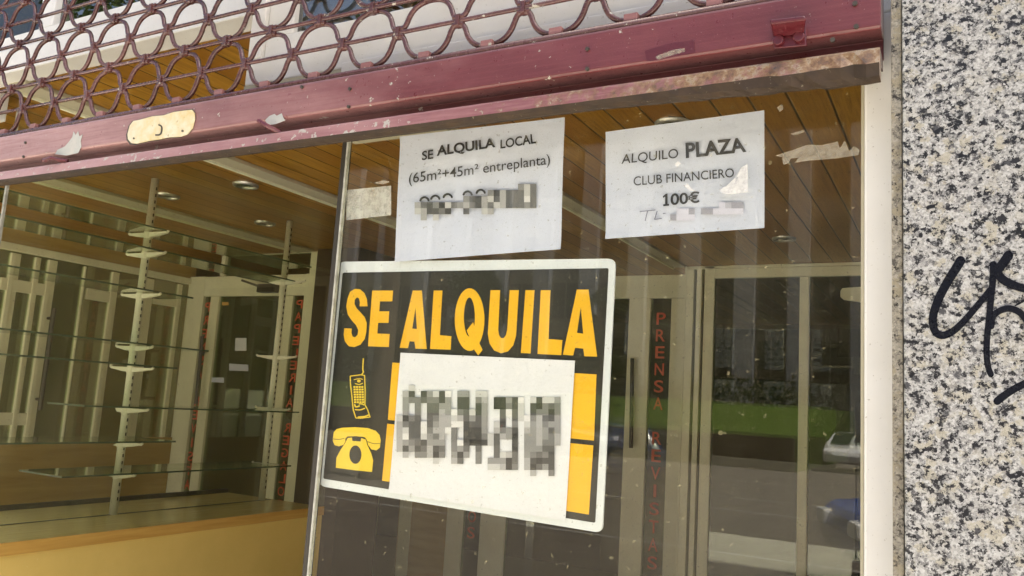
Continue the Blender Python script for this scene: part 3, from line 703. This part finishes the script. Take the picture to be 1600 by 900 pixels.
rows3 = [{2: 7}, {1: 6, 2: 2, 4: 2, 5: 5, 6: 7, 7: 2, 8: 8, 10: 5, 11: 5, 13: 7, 14: 7},
 {1: 5, 2: 4, 3: 4, 4: 3, 5: 4, 6: 4, 7: 2, 8: 5, 10: 2, 11: 2, 13: 4, 14: 6, 16: 1, 17: 1, 18: 5, 19: 2, 20: 8, 22: 7, 23: 2, 24: 7, 25: 7, 26: 5},
 {1: 5, 3: 4, 5: 3, 6: 3, 7: 5, 8: 5, 10: 2, 11: 2, 13: 2, 14: 5, 16: 1, 17: 1, 18: 4, 19: 2, 20: 7, 22: 2, 23: 1, 24: 4, 25: 3, 26: 4},
 {1: 5, 3: 4, 5: 3, 6: 3, 7: 6, 8: 5, 9: 8, 10: 4, 11: 3, 12: 7, 13: 2, 14: 5, 17: 3, 18: 8, 19: 3, 20: 7, 22: 2, 23: 4, 24: 4, 25: 1, 26: 4},
 {0: 7, 1: 2, 2: 4, 3: 3, 5: 3, 6: 4, 7: 6, 8: 6, 9: 7, 10: 6, 11: 3, 12: 5, 13: 3, 14: 5, 17: 3, 19: 3, 20: 7, 21: 8, 22: 4, 23: 6, 24: 3, 25: 2, 26: 5},
 {0: 6, 1: 4, 2: 3, 3: 3, 4: 8, 5: 3, 6: 5, 7: 6, 8: 6, 9: 8, 10: 8, 11: 2, 12: 3, 13: 3, 14: 5, 16: 7, 17: 2, 19: 4, 21: 7, 22: 5, 23: 6, 24: 4, 25: 5, 26: 5},
 {0: 6, 1: 7, 2: 3, 3: 3, 4: 8, 5: 4, 6: 6, 7: 6, 8: 8, 9: 4, 11: 2, 12: 2, 13: 2, 14: 5, 16: 6, 17: 4, 18: 5, 19: 2, 21: 6, 22: 5, 23: 6, 24: 5, 25: 3, 26: 5},
 {0: 6, 1: 8, 2: 3, 3: 3, 4: 7, 5: 5, 6: 4, 7: 6, 9: 4, 11: 2, 12: 2, 13: 2, 14: 4, 15: 7, 16: 3, 17: 6, 18: 5, 19: 1, 21: 5, 22: 5, 23: 6, 24: 5, 25: 4, 26: 6},
 {0: 6, 1: 5, 2: 4, 3: 3, 4: 2, 5: 5, 6: 5, 7: 5, 9: 4, 10: 8, 11: 2, 12: 1, 13: 1, 14: 2, 15: 7, 16: 3, 19: 2, 21: 5, 22: 5, 23: 6, 24: 4, 25: 4, 26: 6},
 {0: 6, 1: 2, 2: 5, 3: 2, 4: 3, 5: 6, 6: 2, 7: 3, 9: 4, 10: 5, 11: 3, 13: 3, 16: 3, 19: 2, 21: 5, 22: 5, 23: 5, 24: 3, 25: 3},
 {1: 6, 3: 4, 4: 4, 5: 6, 6: 1, 7: 4, 9: 5, 10: 1, 11: 5, 13: 4, 16: 3, 17: 7, 18: 6, 19: 3, 21: 5, 22: 4, 23: 3, 24: 4, 25: 2},
 {6: 7, 9: 6, 10: 3, 13: 4, 15: 5, 16: 5, 17: 5, 18: 1, 19: 3, 21: 6, 22: 2, 23: 1, 24: 2, 25: 2},
 {15: 7, 16: 7, 17: 6, 18: 1, 19: 4, 21: 6, 22: 1, 23: 3, 24: 5, 25: 2}, {22: 6, 25: 4}]
mosaic(rows3, 65, 138, 31.65, k7, Ys - .0050, ns)

# ------------------------------------------------------------------ granite pier and graffiti
YG = -.075
gw = thing('granite_wall', 'speckled grey granite pier with a black marker tag', 'wall', (.4, YG, 0))
xg = U(1411.5, 450, YG).x
MB().box(xg, 2.4, YG, .5, 0, 4.2).build('slab', M['granite'], gw, bevel=.0015)
x2 = U(1393.5, 450, YG + .012).x
MB().box(x2, xg - .0012, YG + .012, .4, 0, 1.6 + .505).build('jamb_strip', M['granite_edge'], gw, bevel=.001)
MB().box(x2, xg - .0012, YG + .012, .4, 1.6 + .507, 4.2).build('jamb_strip', M['granite_edge'], gw, bevel=.001)
def g6(x, y): return (1400 + x / 3, 360 + y / 3)
gr = MB(); YQ = YG - .0006
ribbon_px(gr, [g6(*p) for p in ((303, 142), (280, 180), (245, 235), (205, 310), (180, 375), (172, 430), (185, 475), (215, 492), (255, 480), (300, 445), (350, 390), (400, 330), (440, 280))], (15, 9.5), YQ, n=4)
ribbon_px(gr, [g6(*p) for p in ((456, 160), (454, 230), (444, 330), (436, 420), (427, 500), (425, 580), (432, 640), (445, 675))], (11, 9.5), YQ - .0002, n=4)
ribbon_px(gr, [g6(*p) for p in ((527, 118), (505, 150), (478, 190), (495, 225), (540, 252), (600, 272), (660, 280))], (15.5, 12), YQ - .0004, n=4)
ribbon_px(gr, [g6(*p) for p in ((447, 450), (455, 405), (480, 380), (525, 366), (570, 378), (600, 405), (630, 450))], (9.5, 11), YQ - .0006, n=4)
ribbon_px(gr, [g6(*p) for p in ((560, 352), (590, 335), (640, 300))], (2, 5), YQ - .0008, n=4)
ribbon_px(gr, [g6(*p) for p in ((475, 800), (520, 765), (570, 735), (640, 700))], (12.5, 11), YQ, n=4)
gr.build('graffiti', M['marker'], gw)

# ------------------------------------------------------------------ roller grille
YR = -.05
gri = thing('roller_grille', 'maroon ring grille half raised above the shop window', 'security grille', (-1, YR, G + .5))
PIT, X0, ZR, DZ = .1125, -.554, G + .572, .0525
XA, XB = -2.6, -.078
def inview(p):
    d = p - CAM; z = d.dot(fwd)
    return -40 < 800 + FPX * d.dot(rgt) / z < 1640 and -40 < 450 - FPX * d.dot(upv) / z < 940
NROD = 8
for k in range(NROD):
    z = ZR + DZ * k
    MB().tube([(XA, YR, z), (-1.3, YR, z + random.uniform(-.001, .001)), (XB, YR, z)], .0036, 8).build('rod', M['maroon_wire'], gri, smooth=True)
half = [(0, .06), (.045, .06), (.085, .10), (.118, .24), (.142, .42), (.185, .63), (.26, .83), (.37, .955), (.5, 1.0)]
prof = half + [(1 - u, v) for u, v in half[-2::-1]]
ks = list(range(-5, 19))
for row in range(4):
    zc_ = ZR + DZ * 2 * row
    for sgn in (1, -1):
        pts = []
        for k in reversed(ks):
            xa = X0 - PIT * (k + 1) + random.uniform(-.002, .002)
            if xa < XA or xa + PIT > XB + .02: continue
            vj = random.uniform(.95, 1.0); uj = random.uniform(-.012, .012)
            for u, v in prof[:-1]:
                v = min(v, 1) * (vj if v > .3 else 1); u += uj * math.sin(u * math.pi)
                pts.append((xa + u * PIT, YR + .004 * math.sin(u * math.pi), zc_ + sgn * (.0045 + v * (DZ - .0085))))
        MB().tube(smooth_pts(pts, 2), .0043, 8).build('ring_wire', M['maroon_wire'], gri, smooth=True)
cl = None; ncl = 0
def clip(x, z):
    global cl, ncl
    if not inview(Vector((x, YR, z))) or ncl >= 100: return
    ncl += 1
    if cl is None:
        b = MB()
        pr = [(YR - .0058, z - .0085), (YR - .0058, z + .0085), (YR - .003, z + .0105), (YR + .005, z + .0105), (YR + .005, z - .0105), (YR - .003, z - .0105)]
        b.extr(pr, x - .0035, x + .0035)
        for q in (-.0062, .0062):
            b.tube([(x - .0105, YR, z + q), (x + .0105, YR, z + q)], .0042, 8)
        cl = b.build('clip', M['maroon_wire'], gri, bevel=.0008); cl['_x'] = x
        cl0.append((x, z)); return
    c = cl.copy(); COL.objects.link(c); c.parent = gri
    c.location = cl.location + Vector((x - cl0[0][0], 0, z - cl0[0][1])); c.rotation_euler = (0, random.uniform(-.05, .05), 0) if False else (0, 0, 0)
cl0 = []
for r_ in range(NROD):
    for k in ks:
        x = X0 - PIT * k - (PIT / 2 if r_ % 2 else 0)
        if XA < x < XB: clip(x, ZR + DZ * r_)
del cl['_x']
# bottom bar
zt = G + .506
bar = MB()
P_ = [(-.044, zt + .001), (-.066, zt + .001), (-.068, zt - .003), (-.069, G + .452), (-.066, G + .449), (-.036, G + .449), (-.036, G + .4245), (-.030, G + .4245), (-.030, zt - .002)]
bar.extr(P_, XA, -.0765, 40)
bb = bar.build('bottom_bar', M['maroon'], gri, bevel=.0012)
lip = MB(); XL = -.0775; nseg = 150; prof_l = [(-.030, G + .4240), (-.068, G + .4242), (-.0715, G + .4245), (-.0735, G + .4215), (-.0775, G + .4045), (-.0755, G + .3995), (-.067, G + .3965), (-.058, G + .3975), (-.052, G + .408), (-.030, G + .412)]
vs = []; fs = []; n = len(prof_l)
for i in range(nseg + 1):
    x = XA + (XL - XA) * (i / nseg) ** .8
    rot = max(0, min(1, (x + .42) / .3))
    for j, (y, z) in enumerate(prof_l):
        e = random.uniform(-.0014, .0014) * (.3 + 2.6 * rot) if 4 <= j <= 7 else random.uniform(-.0004, .0004)
        drop = -.010 * rot if 5 <= j <= 7 else 0
        vs.append((x, y + e, z + e * .8 + drop))
for i in range(nseg):
    for j in range(n): fs.append((i * n + j, i * n + (j + 1) % n, (i + 1) * n + (j + 1) % n, (i + 1) * n + j))
fs += [tuple(range(n))[::-1], tuple(nseg * n + j for j in range(n))]
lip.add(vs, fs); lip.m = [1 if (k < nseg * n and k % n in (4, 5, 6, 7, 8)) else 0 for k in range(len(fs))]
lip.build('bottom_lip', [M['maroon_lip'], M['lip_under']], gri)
MB().tube([(XA, -.056, zt + .0075), (-.077, -.056, zt + .0075)], .0058, 12).build('top_tube', M['maroon_wire'], gri, smooth=True)
tabm = None
for k in ks:
    x = X0 - PIT * k - PIT / 2
    if not (XA < x < XB) or not inview(Vector((x, YR, zt + .01))): continue
    if tabm is None:
        tabm = MB().box(x - .010, x + .010, -.0575, -.0445, zt + .0125, zt + .0235).build('tab', M['tab'], gri, bevel=.0012); tx0 = x
    else:
        c = tabm.copy(); COL.objects.link(c); c.parent = gri; c.location = tabm.location + Vector((x - tx0, 0, 0))
YF = -.0692
lp = MB()
def kp(x, y): return (180 + x / 5.714, 150 + y / 5.714)
lp.px([[kp(*p) for p in ((108, 340), (128, 265), (160, 222), (215, 212), (330, 180), (430, 172), (520, 142), (620, 128), (680, 122), (704, 150), (706, 210), (686, 285), (640, 340), (580, 362), (480, 366), (400, 384), (300, 398), (190, 424), (140, 418), (112, 385))]], YF - .0026, .0025)
gp = MB(); cxp, cyp = 410, 270
gp.px([[kp(cxp + (x - cxp) * 1.035, cyp + (y - cyp) * 1.06 + 4) for x, y in ((108, 340), (128, 265), (160, 222), (215, 212), (330, 180), (430, 172), (520, 142), (620, 128), (680, 122), (704, 150), (706, 210), (686, 285), (640, 340), (580, 362), (480, 366), (400, 384), (300, 398), (190, 424), (140, 418), (112, 385))]], YF - .0006, .0005)
gp.build('plate_gap', M['dark_metal'], bb)
lpo = lp.build('lock_plate', M['plate'], bb, bevel=.0006)
kh = MB(); ribbon_px(kh, [kp(*p) for p in ((390, 258), (414, 275), (412, 320), (395, 345), (362, 348))], 2.4, YF - .0031); kh.px([[kp(*p) for p in ell(165, 378, 8, 9, 12)]], YF - .0031); kh.px([[kp(*p) for p in ell(600, 312, 11, 10, 12)]], YF - .0031)
kh.build('keyhole', M['dark_metal'], lpo)
pt = MB()
pt.px([[(86, 241), (90, 234), (101, 229), (108, 221), (113, 214), (115, 205), (118, 211), (122, 205), (124, 213), (129, 210), (126, 220), (127, 229), (122, 239), (104, 243)]], YF - .0004, .0004)
pt.build('bare_patch', M['bare'], bb); pt = MB()
pt.px([[(414, 188), (421, 181), (429, 178), (432, 181), (440, 177), (443, 185), (446, 188), (430, 194), (419, 195)]], YF - .0004, .0004)
pt.build('bare_patch', M['bare'], bb)
st = MB()
def k5(x, y): return (980 + x / 3.636, 30 + y / 3.636)
st.px([[k5(160, 212), k5(215, 190), k5(270, 172), k5(325, 165), k5(328, 185), k5(290, 196), k5(225, 214), k5(175, 230)]], YF - .0004, .0004)
st.build('sticker_remains', M['tape'], bb)
sk = MB(); sk.px([[k5(100, 180), k5(220, 142), k5(380, 118), k5(384, 190), k5(300, 206), k5(180, 232), k5(112, 240)]], YF - .0003, .0002); sk.build('sticker_stain', M['lug'], bb)
# lift bracket
lg = MB()
def bp(x, y, Y): return U(*k5(x, y), Y)
lg.flat([[bp(*p, YF - .001) for p in ((825, 55), (1015, 30), (1020, 150), (832, 168))]], .003)
A = [bp(822, 52, YF - .0015), bp(1012, 28, YF - .0015), bp(1005, 85, YF - .003), bp(832, 105, YF - .003)]
B = [bp(808, 0, YF - .026), bp(1008, -22, YF - .026), bp(1018, 0, YF - .026), bp(815, 26, YF - .026)]
lg.add(A + B, [(0, 1, 2, 3), (4, 7, 6, 5), (0, 4, 5, 1), (3, 2, 6, 7), (0, 3, 7, 4), (1, 5, 6, 2)])
lo = lg.build('lift_bracket', M['lug'], bb, bevel=.002)
for (x, y) in ((862, 128), (978, 108)):
    p = bp(x, y, YF - .001); MB().tube([p, p - Vector((0, .006, 0))], .0068, 12).build('rivet', M['lug'], lo, bevel=.0015)
for (a, b_, c_) in (((68, 251), (80, 247), (106, 252)), ((404, 189), (418, 197), (438, 207))):
    MB().tube([U(*a, YF - .012), U(*b_, YF - .013), U(*c_, YF + .004)], .004, 8).build('bent_stop', M['lug'], bb)
for (x, y) in ((40, 223), (37, 245), (472, 138 - 2), (547, 139), (545, 167), (918, 77), (918, 108), (1336, 6), (1338, 42), (1301, 63)):
    p = U(x, y, YF); MB().tube([p + Vector((0, .001, 0)), p - Vector((0, .0022, 0))], .0028, 10).build('screw', M['dark_metal'], bb)

# ------------------------------------------------------------------ display cabinet
XF, XM, XK = -2.81, -3.16, -3.49          # glass front, row of posts, back
ZL = G - .565
YE = 2.24
cab = thing('display_cabinet', 'low yellow display cabinet with an orange ledge edge under the glass shelves', 'cabinet', (-3.15, 1.4, 0))
MB().box(XK, XF - .012, .15, YE, .012, ZL - .036).build('base_panel', M['laminate'], cab)
MB().box(XK, XF - .013, .15, YE, ZL - .0355, ZL).build('ledge', M['ledge_top'], cab, bevel=.002)
MB().box(XF - .0125, XF, .15, YE, ZL - .040, ZL + .003).build('edge_trim', M['trim_orange'], cab, bevel=.002)
MB().box(XM - .006, XM + .006, .2, YE - .02, ZL + .0004, ZL + .002).build('slot', M['dark_slot'], cab)
MB().box(XK - .02, XK - .0005, .15, YE, ZL - .1, ZL + .02).build('back_lip', M['dark_slot'], cab)
yg0 = UX(14, 290, XF - .006).y
MB().box(XF - .010, XF - .004, yg0, YE, ZL + .0035, CZ - .002).build('front_glass', M['case_glass'], cab)
MB().box(XF - .012, XF - .002, yg0 - .009, yg0 - .0005, ZL + .0035, CZ - .002).build('glass_edge', M['pane_edge'], cab)
def post(px, py, lab, zs, arms):
    y = UZ(px, py, CZ).y
    t = thing('shelf_post', lab, 'shelf post', (XM, y, ZL), 'slotted posts of the glass shelves')
    MB().tube([(XM, y, ZL), (XM, y, CZ - .001)], .017, 14).build('post', M['post_white'], t, smooth=True)
    sl = MB()
    for i in range(46): z = ZL + .06 + i * .03; sl.box(XM + .0165, XM + .0178, y - .003, y + .003, z, z + .014)
    sl.build('slots', M['dark_slot'], t)
    for z, (a, b) in zip(zs, arms):
        br = MB()
        for s, ln in ((-1, a), (1, b)):
            if ln <= 0: continue
            br.flat([[(XM + s * .017, y - .009, z), (XM + s * ln, y - .009, z), (XM + s * ln, y - .009, z - .008), (XM + s * .05, y - .009, z - .019), (XM + s * .017, y - .009, z - .021)]], .018)
            br.tube([(XM + s * ln, y, z - .006), (XM + s * (ln + .012), y, z + .002)], .006, 8)
        br.tube([(XM, y, z - .026), (XM, y, z + .003)], .0192, 14)
        br.build('bracket', M['post_white'], t, bevel=.0015)
    return y
y1 = UZ(237, 280, CZ).y
# heights of the brackets read off along the first post
def zpost(y):                     # photo row on the axis of the first post
    x = 237 + (167 - 237) * (y - 280) / (805 - 280); return UX(x, y, XM).z
rowsp = (362, 394, 458, 540, 573, 637, 690, 739)
zs1 = [zpost(r) for r in rowsp]
post(237, 280, 'nearer slotted white post with eight bracket arms', zs1, [(.12, .12), (.12, .12), (.12, .12), (.11, .11), (.13, .13), (.06, .13), (.02, .12), (.02, .10)])
def zpost2(y):
    x = 458 + (411 - 458) * (y - 345) / (780 - 345); return UX(x, y, XM).z
zs2 = [zpost2(r) for r in (440, 556, 637, 724)]
post(458, 345, 'farther slotted white post beside the door closer', zs2, [(.10, .14), (.13, .13), (.10, .12), (.08, .08)])
shelves = [(zs1[0], .12, 1.95 + .3, XM - .13, XM + .10), (zs1[1], .22, 2.2, XM - .13, XM + .09), (zs1[2], .12, 1.5, XM - .13, XM + .11), (zs1[3], .15, 1.62, XM - .12, XM + .11),
           (zs1[4], .15, 1.45, XM - .13, XM + .12), (zs1[5], 1.02, 2.22, XM - .10, XM + .14), (zs1[6], .12, 1.48, XM - .14, XM + .13), (zs1[7], .98, 2.22, XM - .16, XM + .12)]
slab = ['uppermost glass shelf on the tall posts', 'glass shelf just below the uppermost one', 'glass shelf on the third bracket from the ceiling', 'glass shelf on the fourth bracket from the ceiling',
        'glass shelf on the fifth bracket from the ceiling', 'long glass shelf joining both posts, upper of the two reaching the door', 'near-end glass shelf on the seventh bracket, ending at the nearer post', 'lowest glass shelf, joining both posts above the ledge']
for (z, ya, yb, xa, xb), lab in zip(shelves, slab):
    b = MB(); b.box(xa, xb, ya, yb, z + .004, z + .011)
    o = b.build('glass_shelf', [M['shelf_glass'], M['glass_edge']])
    for p in o.data.polygons:
        if abs(p.normal.z) < .5: p.material_index = 1
    tag(o, lab, 'glass shelf', 'glass shelves of the display')

# ------------------------------------------------------------------ glazed wall and doors
def glazed(name, label, cat, Y, bars, panes, loc, mat=None, th=.05, pm='far_door_glass'):
    t = thing(name, label, cat, loc); mat = mat or M['cream_frame']
    for i, (nm, a, b, z0, z1) in enumerate(bars):
        MB().box(a, b, Y + (.004 * (i % 3)), Y + th, z0, z1).build(nm, mat, t, bevel=.003)
    for (nm, a, b, z0, z1) in panes:
        MB().box(a, b, Y + .022, Y + .028, z0, z1).build(nm, M[pm], t)
    return t
def letters(parent, txt, xc, ztop, pitch, wd, ht, Y, flip=False, off=.01):
    mb = MB()
    for i, ch in enumerate(txt):
        if ch == ' ': continue
        ww = wd * (.3 if ch == 'I' else 1)
        text_box(mb, ch, xc - ww / 2, xc + ww / 2, ztop - i * pitch - ht, ztop - i * pitch, Y, off, flip)
    mb.build('lettering', M['red_letter'], parent)
# mirror reflection of the entrance, built as a solid door with backward lettering
Y3 = 3.94 - 1.03
def X3(px, py=470): return U(px, py, Y3).x
zb = .02
zh0, zh1 = U(390, 462, Y3).z, U(390, 430, Y3).z
zt1 = U(420, 397, Y3).z
xs = {k: X3(v) for k, v in dict(a=292, b=317, c=328, d=341, e=437, f=456, g=474, h=497).items()}
ld = glazed('entrance_door', 'mirror image, built solid, of the cream framed glass door, its red side lettering backwards', 'door', Y3,
    [('frame_post', xs['a'], xs['b'], zb, zh1), ('door_stile', xs['c'], xs['d'], zb, zh0 - .002), ('door_stile', xs['e'], xs['f'], zb, zh0 - .002), ('frame_post', xs['g'], xs['h'], zb, zh1),
     ('door_head', xs['a'], xs['h'], zh0, zh1 - .002), ('transom_rail', X3(345, 401), xs['h'], zt1, CZ - .001), ('transom_post', X3(345, 415) , X3(351, 415), zh1, zt1 - .002), ('transom_post', X3(484, 410), X3(497, 410), zh1, zt1 - .002)],
    [('door_pane', xs['d'], xs['e'], zb, zh0), ('side_pane', xs['b'], xs['c'], zb, zh0), ('side_pane', xs['f'], xs['g'], zb, zh0), ('transom_pane', X3(351, 415), X3(484, 410), zh1, zt1)], ((xs['a'] + xs['h']) / 2, Y3, 0), pm='door_glass')
pit = (U(467, 476, Y3).z - U(449, 630, Y3).z) / 8
letters(ld, 'PAPELERIA REGALOS', (xs['f'] + xs['g']) / 2 + .005, U(467, 468, Y3).z, pit, .055, pit * .72, Y3 + .015, True)
letters(ld, 'PRENSA REVISTAS', (xs['b'] + xs['c']) / 2, U(324, 472, Y3).z, pit * 1.18, .05, pit * .8, Y3 + .015, True)
cz_ = U(430, 450, Y3).z
dc = MB().box(X3(411, 452), X3(437, 452), Y3 - .06, Y3 - .002, cz_ - .035, cz_ + .02).build('door_closer', M['dark_metal'], ld, bevel=.006)
MB().tube([U(378, 438, Y3 - .05), U(412, 450, Y3 - .05)], .008, 8).build('closer_arm', M['dark_metal'], dc)
hb = MB(); hb.tube([U(316, 525, Y3 - .06), U(306, 632, Y3 - .06)], .012, 10); hb.tube([U(318, 551, Y3), U(317, 551, Y3 - .06)], .01, 8); hb.tube([U(308, 628, Y3), U(307, 628, Y3 - .06)], .01, 8)
hb.build('pull_handle', M['dark_metal'], ld)
for (q, mt) in (([(368, 528), (385, 528), (385, 548), (367, 548)], 'paper2'), ([(358, 568), (388, 570), (388, 580), (358, 579)], 'paper'), ([(347, 472), (357, 472), (357, 477), (347, 477)], 'trim_orange'), ([(329, 590), (350, 590), (350, 598), (329, 597)], 'paper')):
    MB().px([q], Y3 + .0205, .0006).build('sticker', M[mt], ld)
# dark pillar between door and pane edge
tag(MB().box(xs['h'] + .003, xs['h'] + .34, Y3 - .05, Y3 + .35, .012, CZ - .001).build('panelled_pillar', M['dark_wall']), 'dark brown pillar between the backward lettered door and the bare pane edge', 'pillar')

# added glazed wall, running in depth, standing for mirror images of the doors
XS = -4.8
sw = thing('mirror_image_partition', 'cream framed glass partition built for mirror images of doors behind the shelves, above a brown plinth', 'partition', (XS, 1.8, 0))
zS0 = UX(120, 684, XS).z
for (a, b, py) in ((0, 22, 520), (45, 60, 480), (72, 92, 440), (130, 138, 440), (174, 190, 445), (224, 246, 440), (280, 291, 440)):
    ya, yb = UX(a, py, XS).y, UX(b, py, XS).y
    if yb > Y3 - .005: yb = Y3 - .005
    if ya >= yb: continue
    mlb = MB(); ym = ya + (yb - ya) * .45
    mlb.box(XS - .03, XS + .004, ya, ym - .006, zS0, UX(150, 412, XS).z - .03); mlb.box(XS - .03, XS - .003, ym - .0055, yb - .02, zS0, UX(150, 412, XS).z - .03)
    mlb.build('mullion', M['cream_frame'], sw, bevel=.003)
for (pa, pb, py) in ((0, 74, 448), (137, 176, 462), (243, 282, 470), (0, 74, 655)):
    zz = UX((pa + pb) / 2, py, XS).z; ya, yb = UX(pa, 448, XS).y, UX(pb, 448, XS).y
    MB().box(XS - .026, XS + .001, ya, min(yb, Y3 - .006), zz - .035, zz + .035).build('cross_rail', M['cream_frame'], sw, bevel=.003)
hp = MB(); pA = UX(66, 560, XS); hp.tube([pA + Vector((.05, 0, -.3)), pA + Vector((.05, 0, .3))], .012, 10); hp.tube([pA + Vector((0, 0, .24)), pA + Vector((.05, 0, .24))], .009, 8); hp.tube([pA + Vector((0, 0, -.24)), pA + Vector((.05, 0, -.24))], .009, 8)
hp.build('pull_handle', M['dark_metal'], sw)
zH = UX(150, 409, XS).z
MB().box(XS - .04, XS + .014, .1, Y3 - .003, zH - .030, zH + .012).build('head_rail', M['cream_frame'], sw, bevel=.003)
MB().box(XS - .05, XS + .002, .1, Y3 - .003, zH + .0125, CZ - .001).build('head_panel', M['brown_board'], sw)
MB().box(XS - .018, XS - .012, .1, Y3 - .003, zS0, zH - .0305).build('pane', M['door_glass'], sw)
MB().box(XS - .05, XS + .006, .1, Y3 - .003, .012, zS0 - .0005).build('plinth', M['brown_board'], sw)

# far entrance seen through the dusty pane
Y5 = 5.1 - 1.03
def X5(px, py=600): return U(px, py, Y5).x
zh = U(1030, 466, Y5).z
fx = {k: X5(v, p) for k, v, p in (('o', 620, 850), ('p', 639, 850), ('a', 692, 850), ('b', 719, 850), ('c', 747, 850), ('d', 786, 850), ('e', 980, 550), ('f', 1014, 550), ('g', 1046, 550), ('h', 1066, 550))}
fd = glazed('entrance_door', 'cream framed double entrance behind the pane with red lettering PRENSA REVISTAS', 'door', Y5,
    [('frame_post', fx['o'], fx['p'], zb + .2, zh), ('frame_post', fx['a'], fx['b'], zb, zh), ('door_stile', fx['c'], fx['d'], zb, zh), ('door_stile', fx['e'], fx['f'], zb, zh), ('frame_post', fx['g'], fx['h'], zb, zh), ('door_head', fx['o'], fx['h'], zh + .002, CZ - .001),
     ('bottom_rail', fx['p'], fx['a'], zb + .18, zb + .28), ('bottom_rail', fx['b'], fx['c'], zb + .30, zb + .36)],
    [('door_pane', fx['d'], fx['e'], zb, zh), ('side_pane', fx['f'], fx['g'], zb, zh), ('side_pane', fx['b'], fx['c'], zb + .36, zh), ('side_pane', fx['p'], fx['a'], zb + .28, zh)], ((fx['o'] + fx['h']) / 2, Y5, 0))
pit5 = (U(1033, 495, Y5).z - U(1022, 878, Y5).z) / 14
letters(fd, 'PRENSA REVISTAS', (fx['f'] + fx['g']) / 2, U(1033, 488, Y5).z, pit5, .062, pit5 * .72, Y5 + .015)
letters(fd, 'PAPELERIA REGALOS', (fx['b'] + fx['c']) / 2, U(733, 843, Y5).z + pit5 * 16 + .085, pit5, .062, pit5 * .72, Y5 + .015)
MB().tube([U(988, 560, Y5 - .05), U(986, 700, Y5 - .05)], .013, 10).build('pull_handle', M['dark_metal'], fd)

Y4 = 4.82 - 1.03
def X4(px, py=480): return U(px, py, Y4).x
zq = U(1180, 433, Y4).z
rx = {k: X4(v) for k, v in dict(a=1071, b=1083, c=1087, d=1095, e=1099, f=1115, g=1249, h=1264, i=1353).items()}
rd = glazed('glazed_screen', 'cream framed glass screen with two panes at the right behind the dusty window', 'screen', Y4,
    [('frame_post', rx['a'], rx['b'], zb, CZ - .02), ('frame_post', rx['c'], rx['d'], zb, CZ - .02), ('stile', rx['e'], rx['f'], zb, CZ - .002), ('mullion', rx['g'], rx['h'], zb, zq - .002), ('head_rail', rx['f'] + .001, .017, zq, CZ - .022), ('ceiling_trim', rx['a'], .017, CZ - .0195, CZ - .001)],
    [('pane', rx['f'], rx['g'], zb, zq), ('pane', rx['h'], .017, zb, zq)], (rx['g'], Y4, 0))
MB().box(rx['a'] - .01, rx['a'] - .001, Y4, Y5, zb, CZ - .001).build('side_panel', M['cream_frame'], rd)
dh = MB(); dh.px([[(1313, 455), (1316, 450), (1345, 448), (1362, 448), (1362, 473), (1345, 472), (1318, 468), (1313, 464)]], Y4 - .03, .026); dh.build('closer_cover', M['cream_frame'], rd, bevel=.004)
# fillers that close the shop behind the doors
bk = MB(); bk.box(-5.998, xs['a'] - .003, Y3 + .002, Y3 + .05, .012, CZ - .001); bk.build('infill_wall', M['brown_board'], shell)
bk = MB(); bk.box(xs['h'] + .343, fx['o'] - .004, Y5 + .002, Y5 + .05, .012, CZ - .001); bk.build('infill_wall', M['brown_board'], shell)
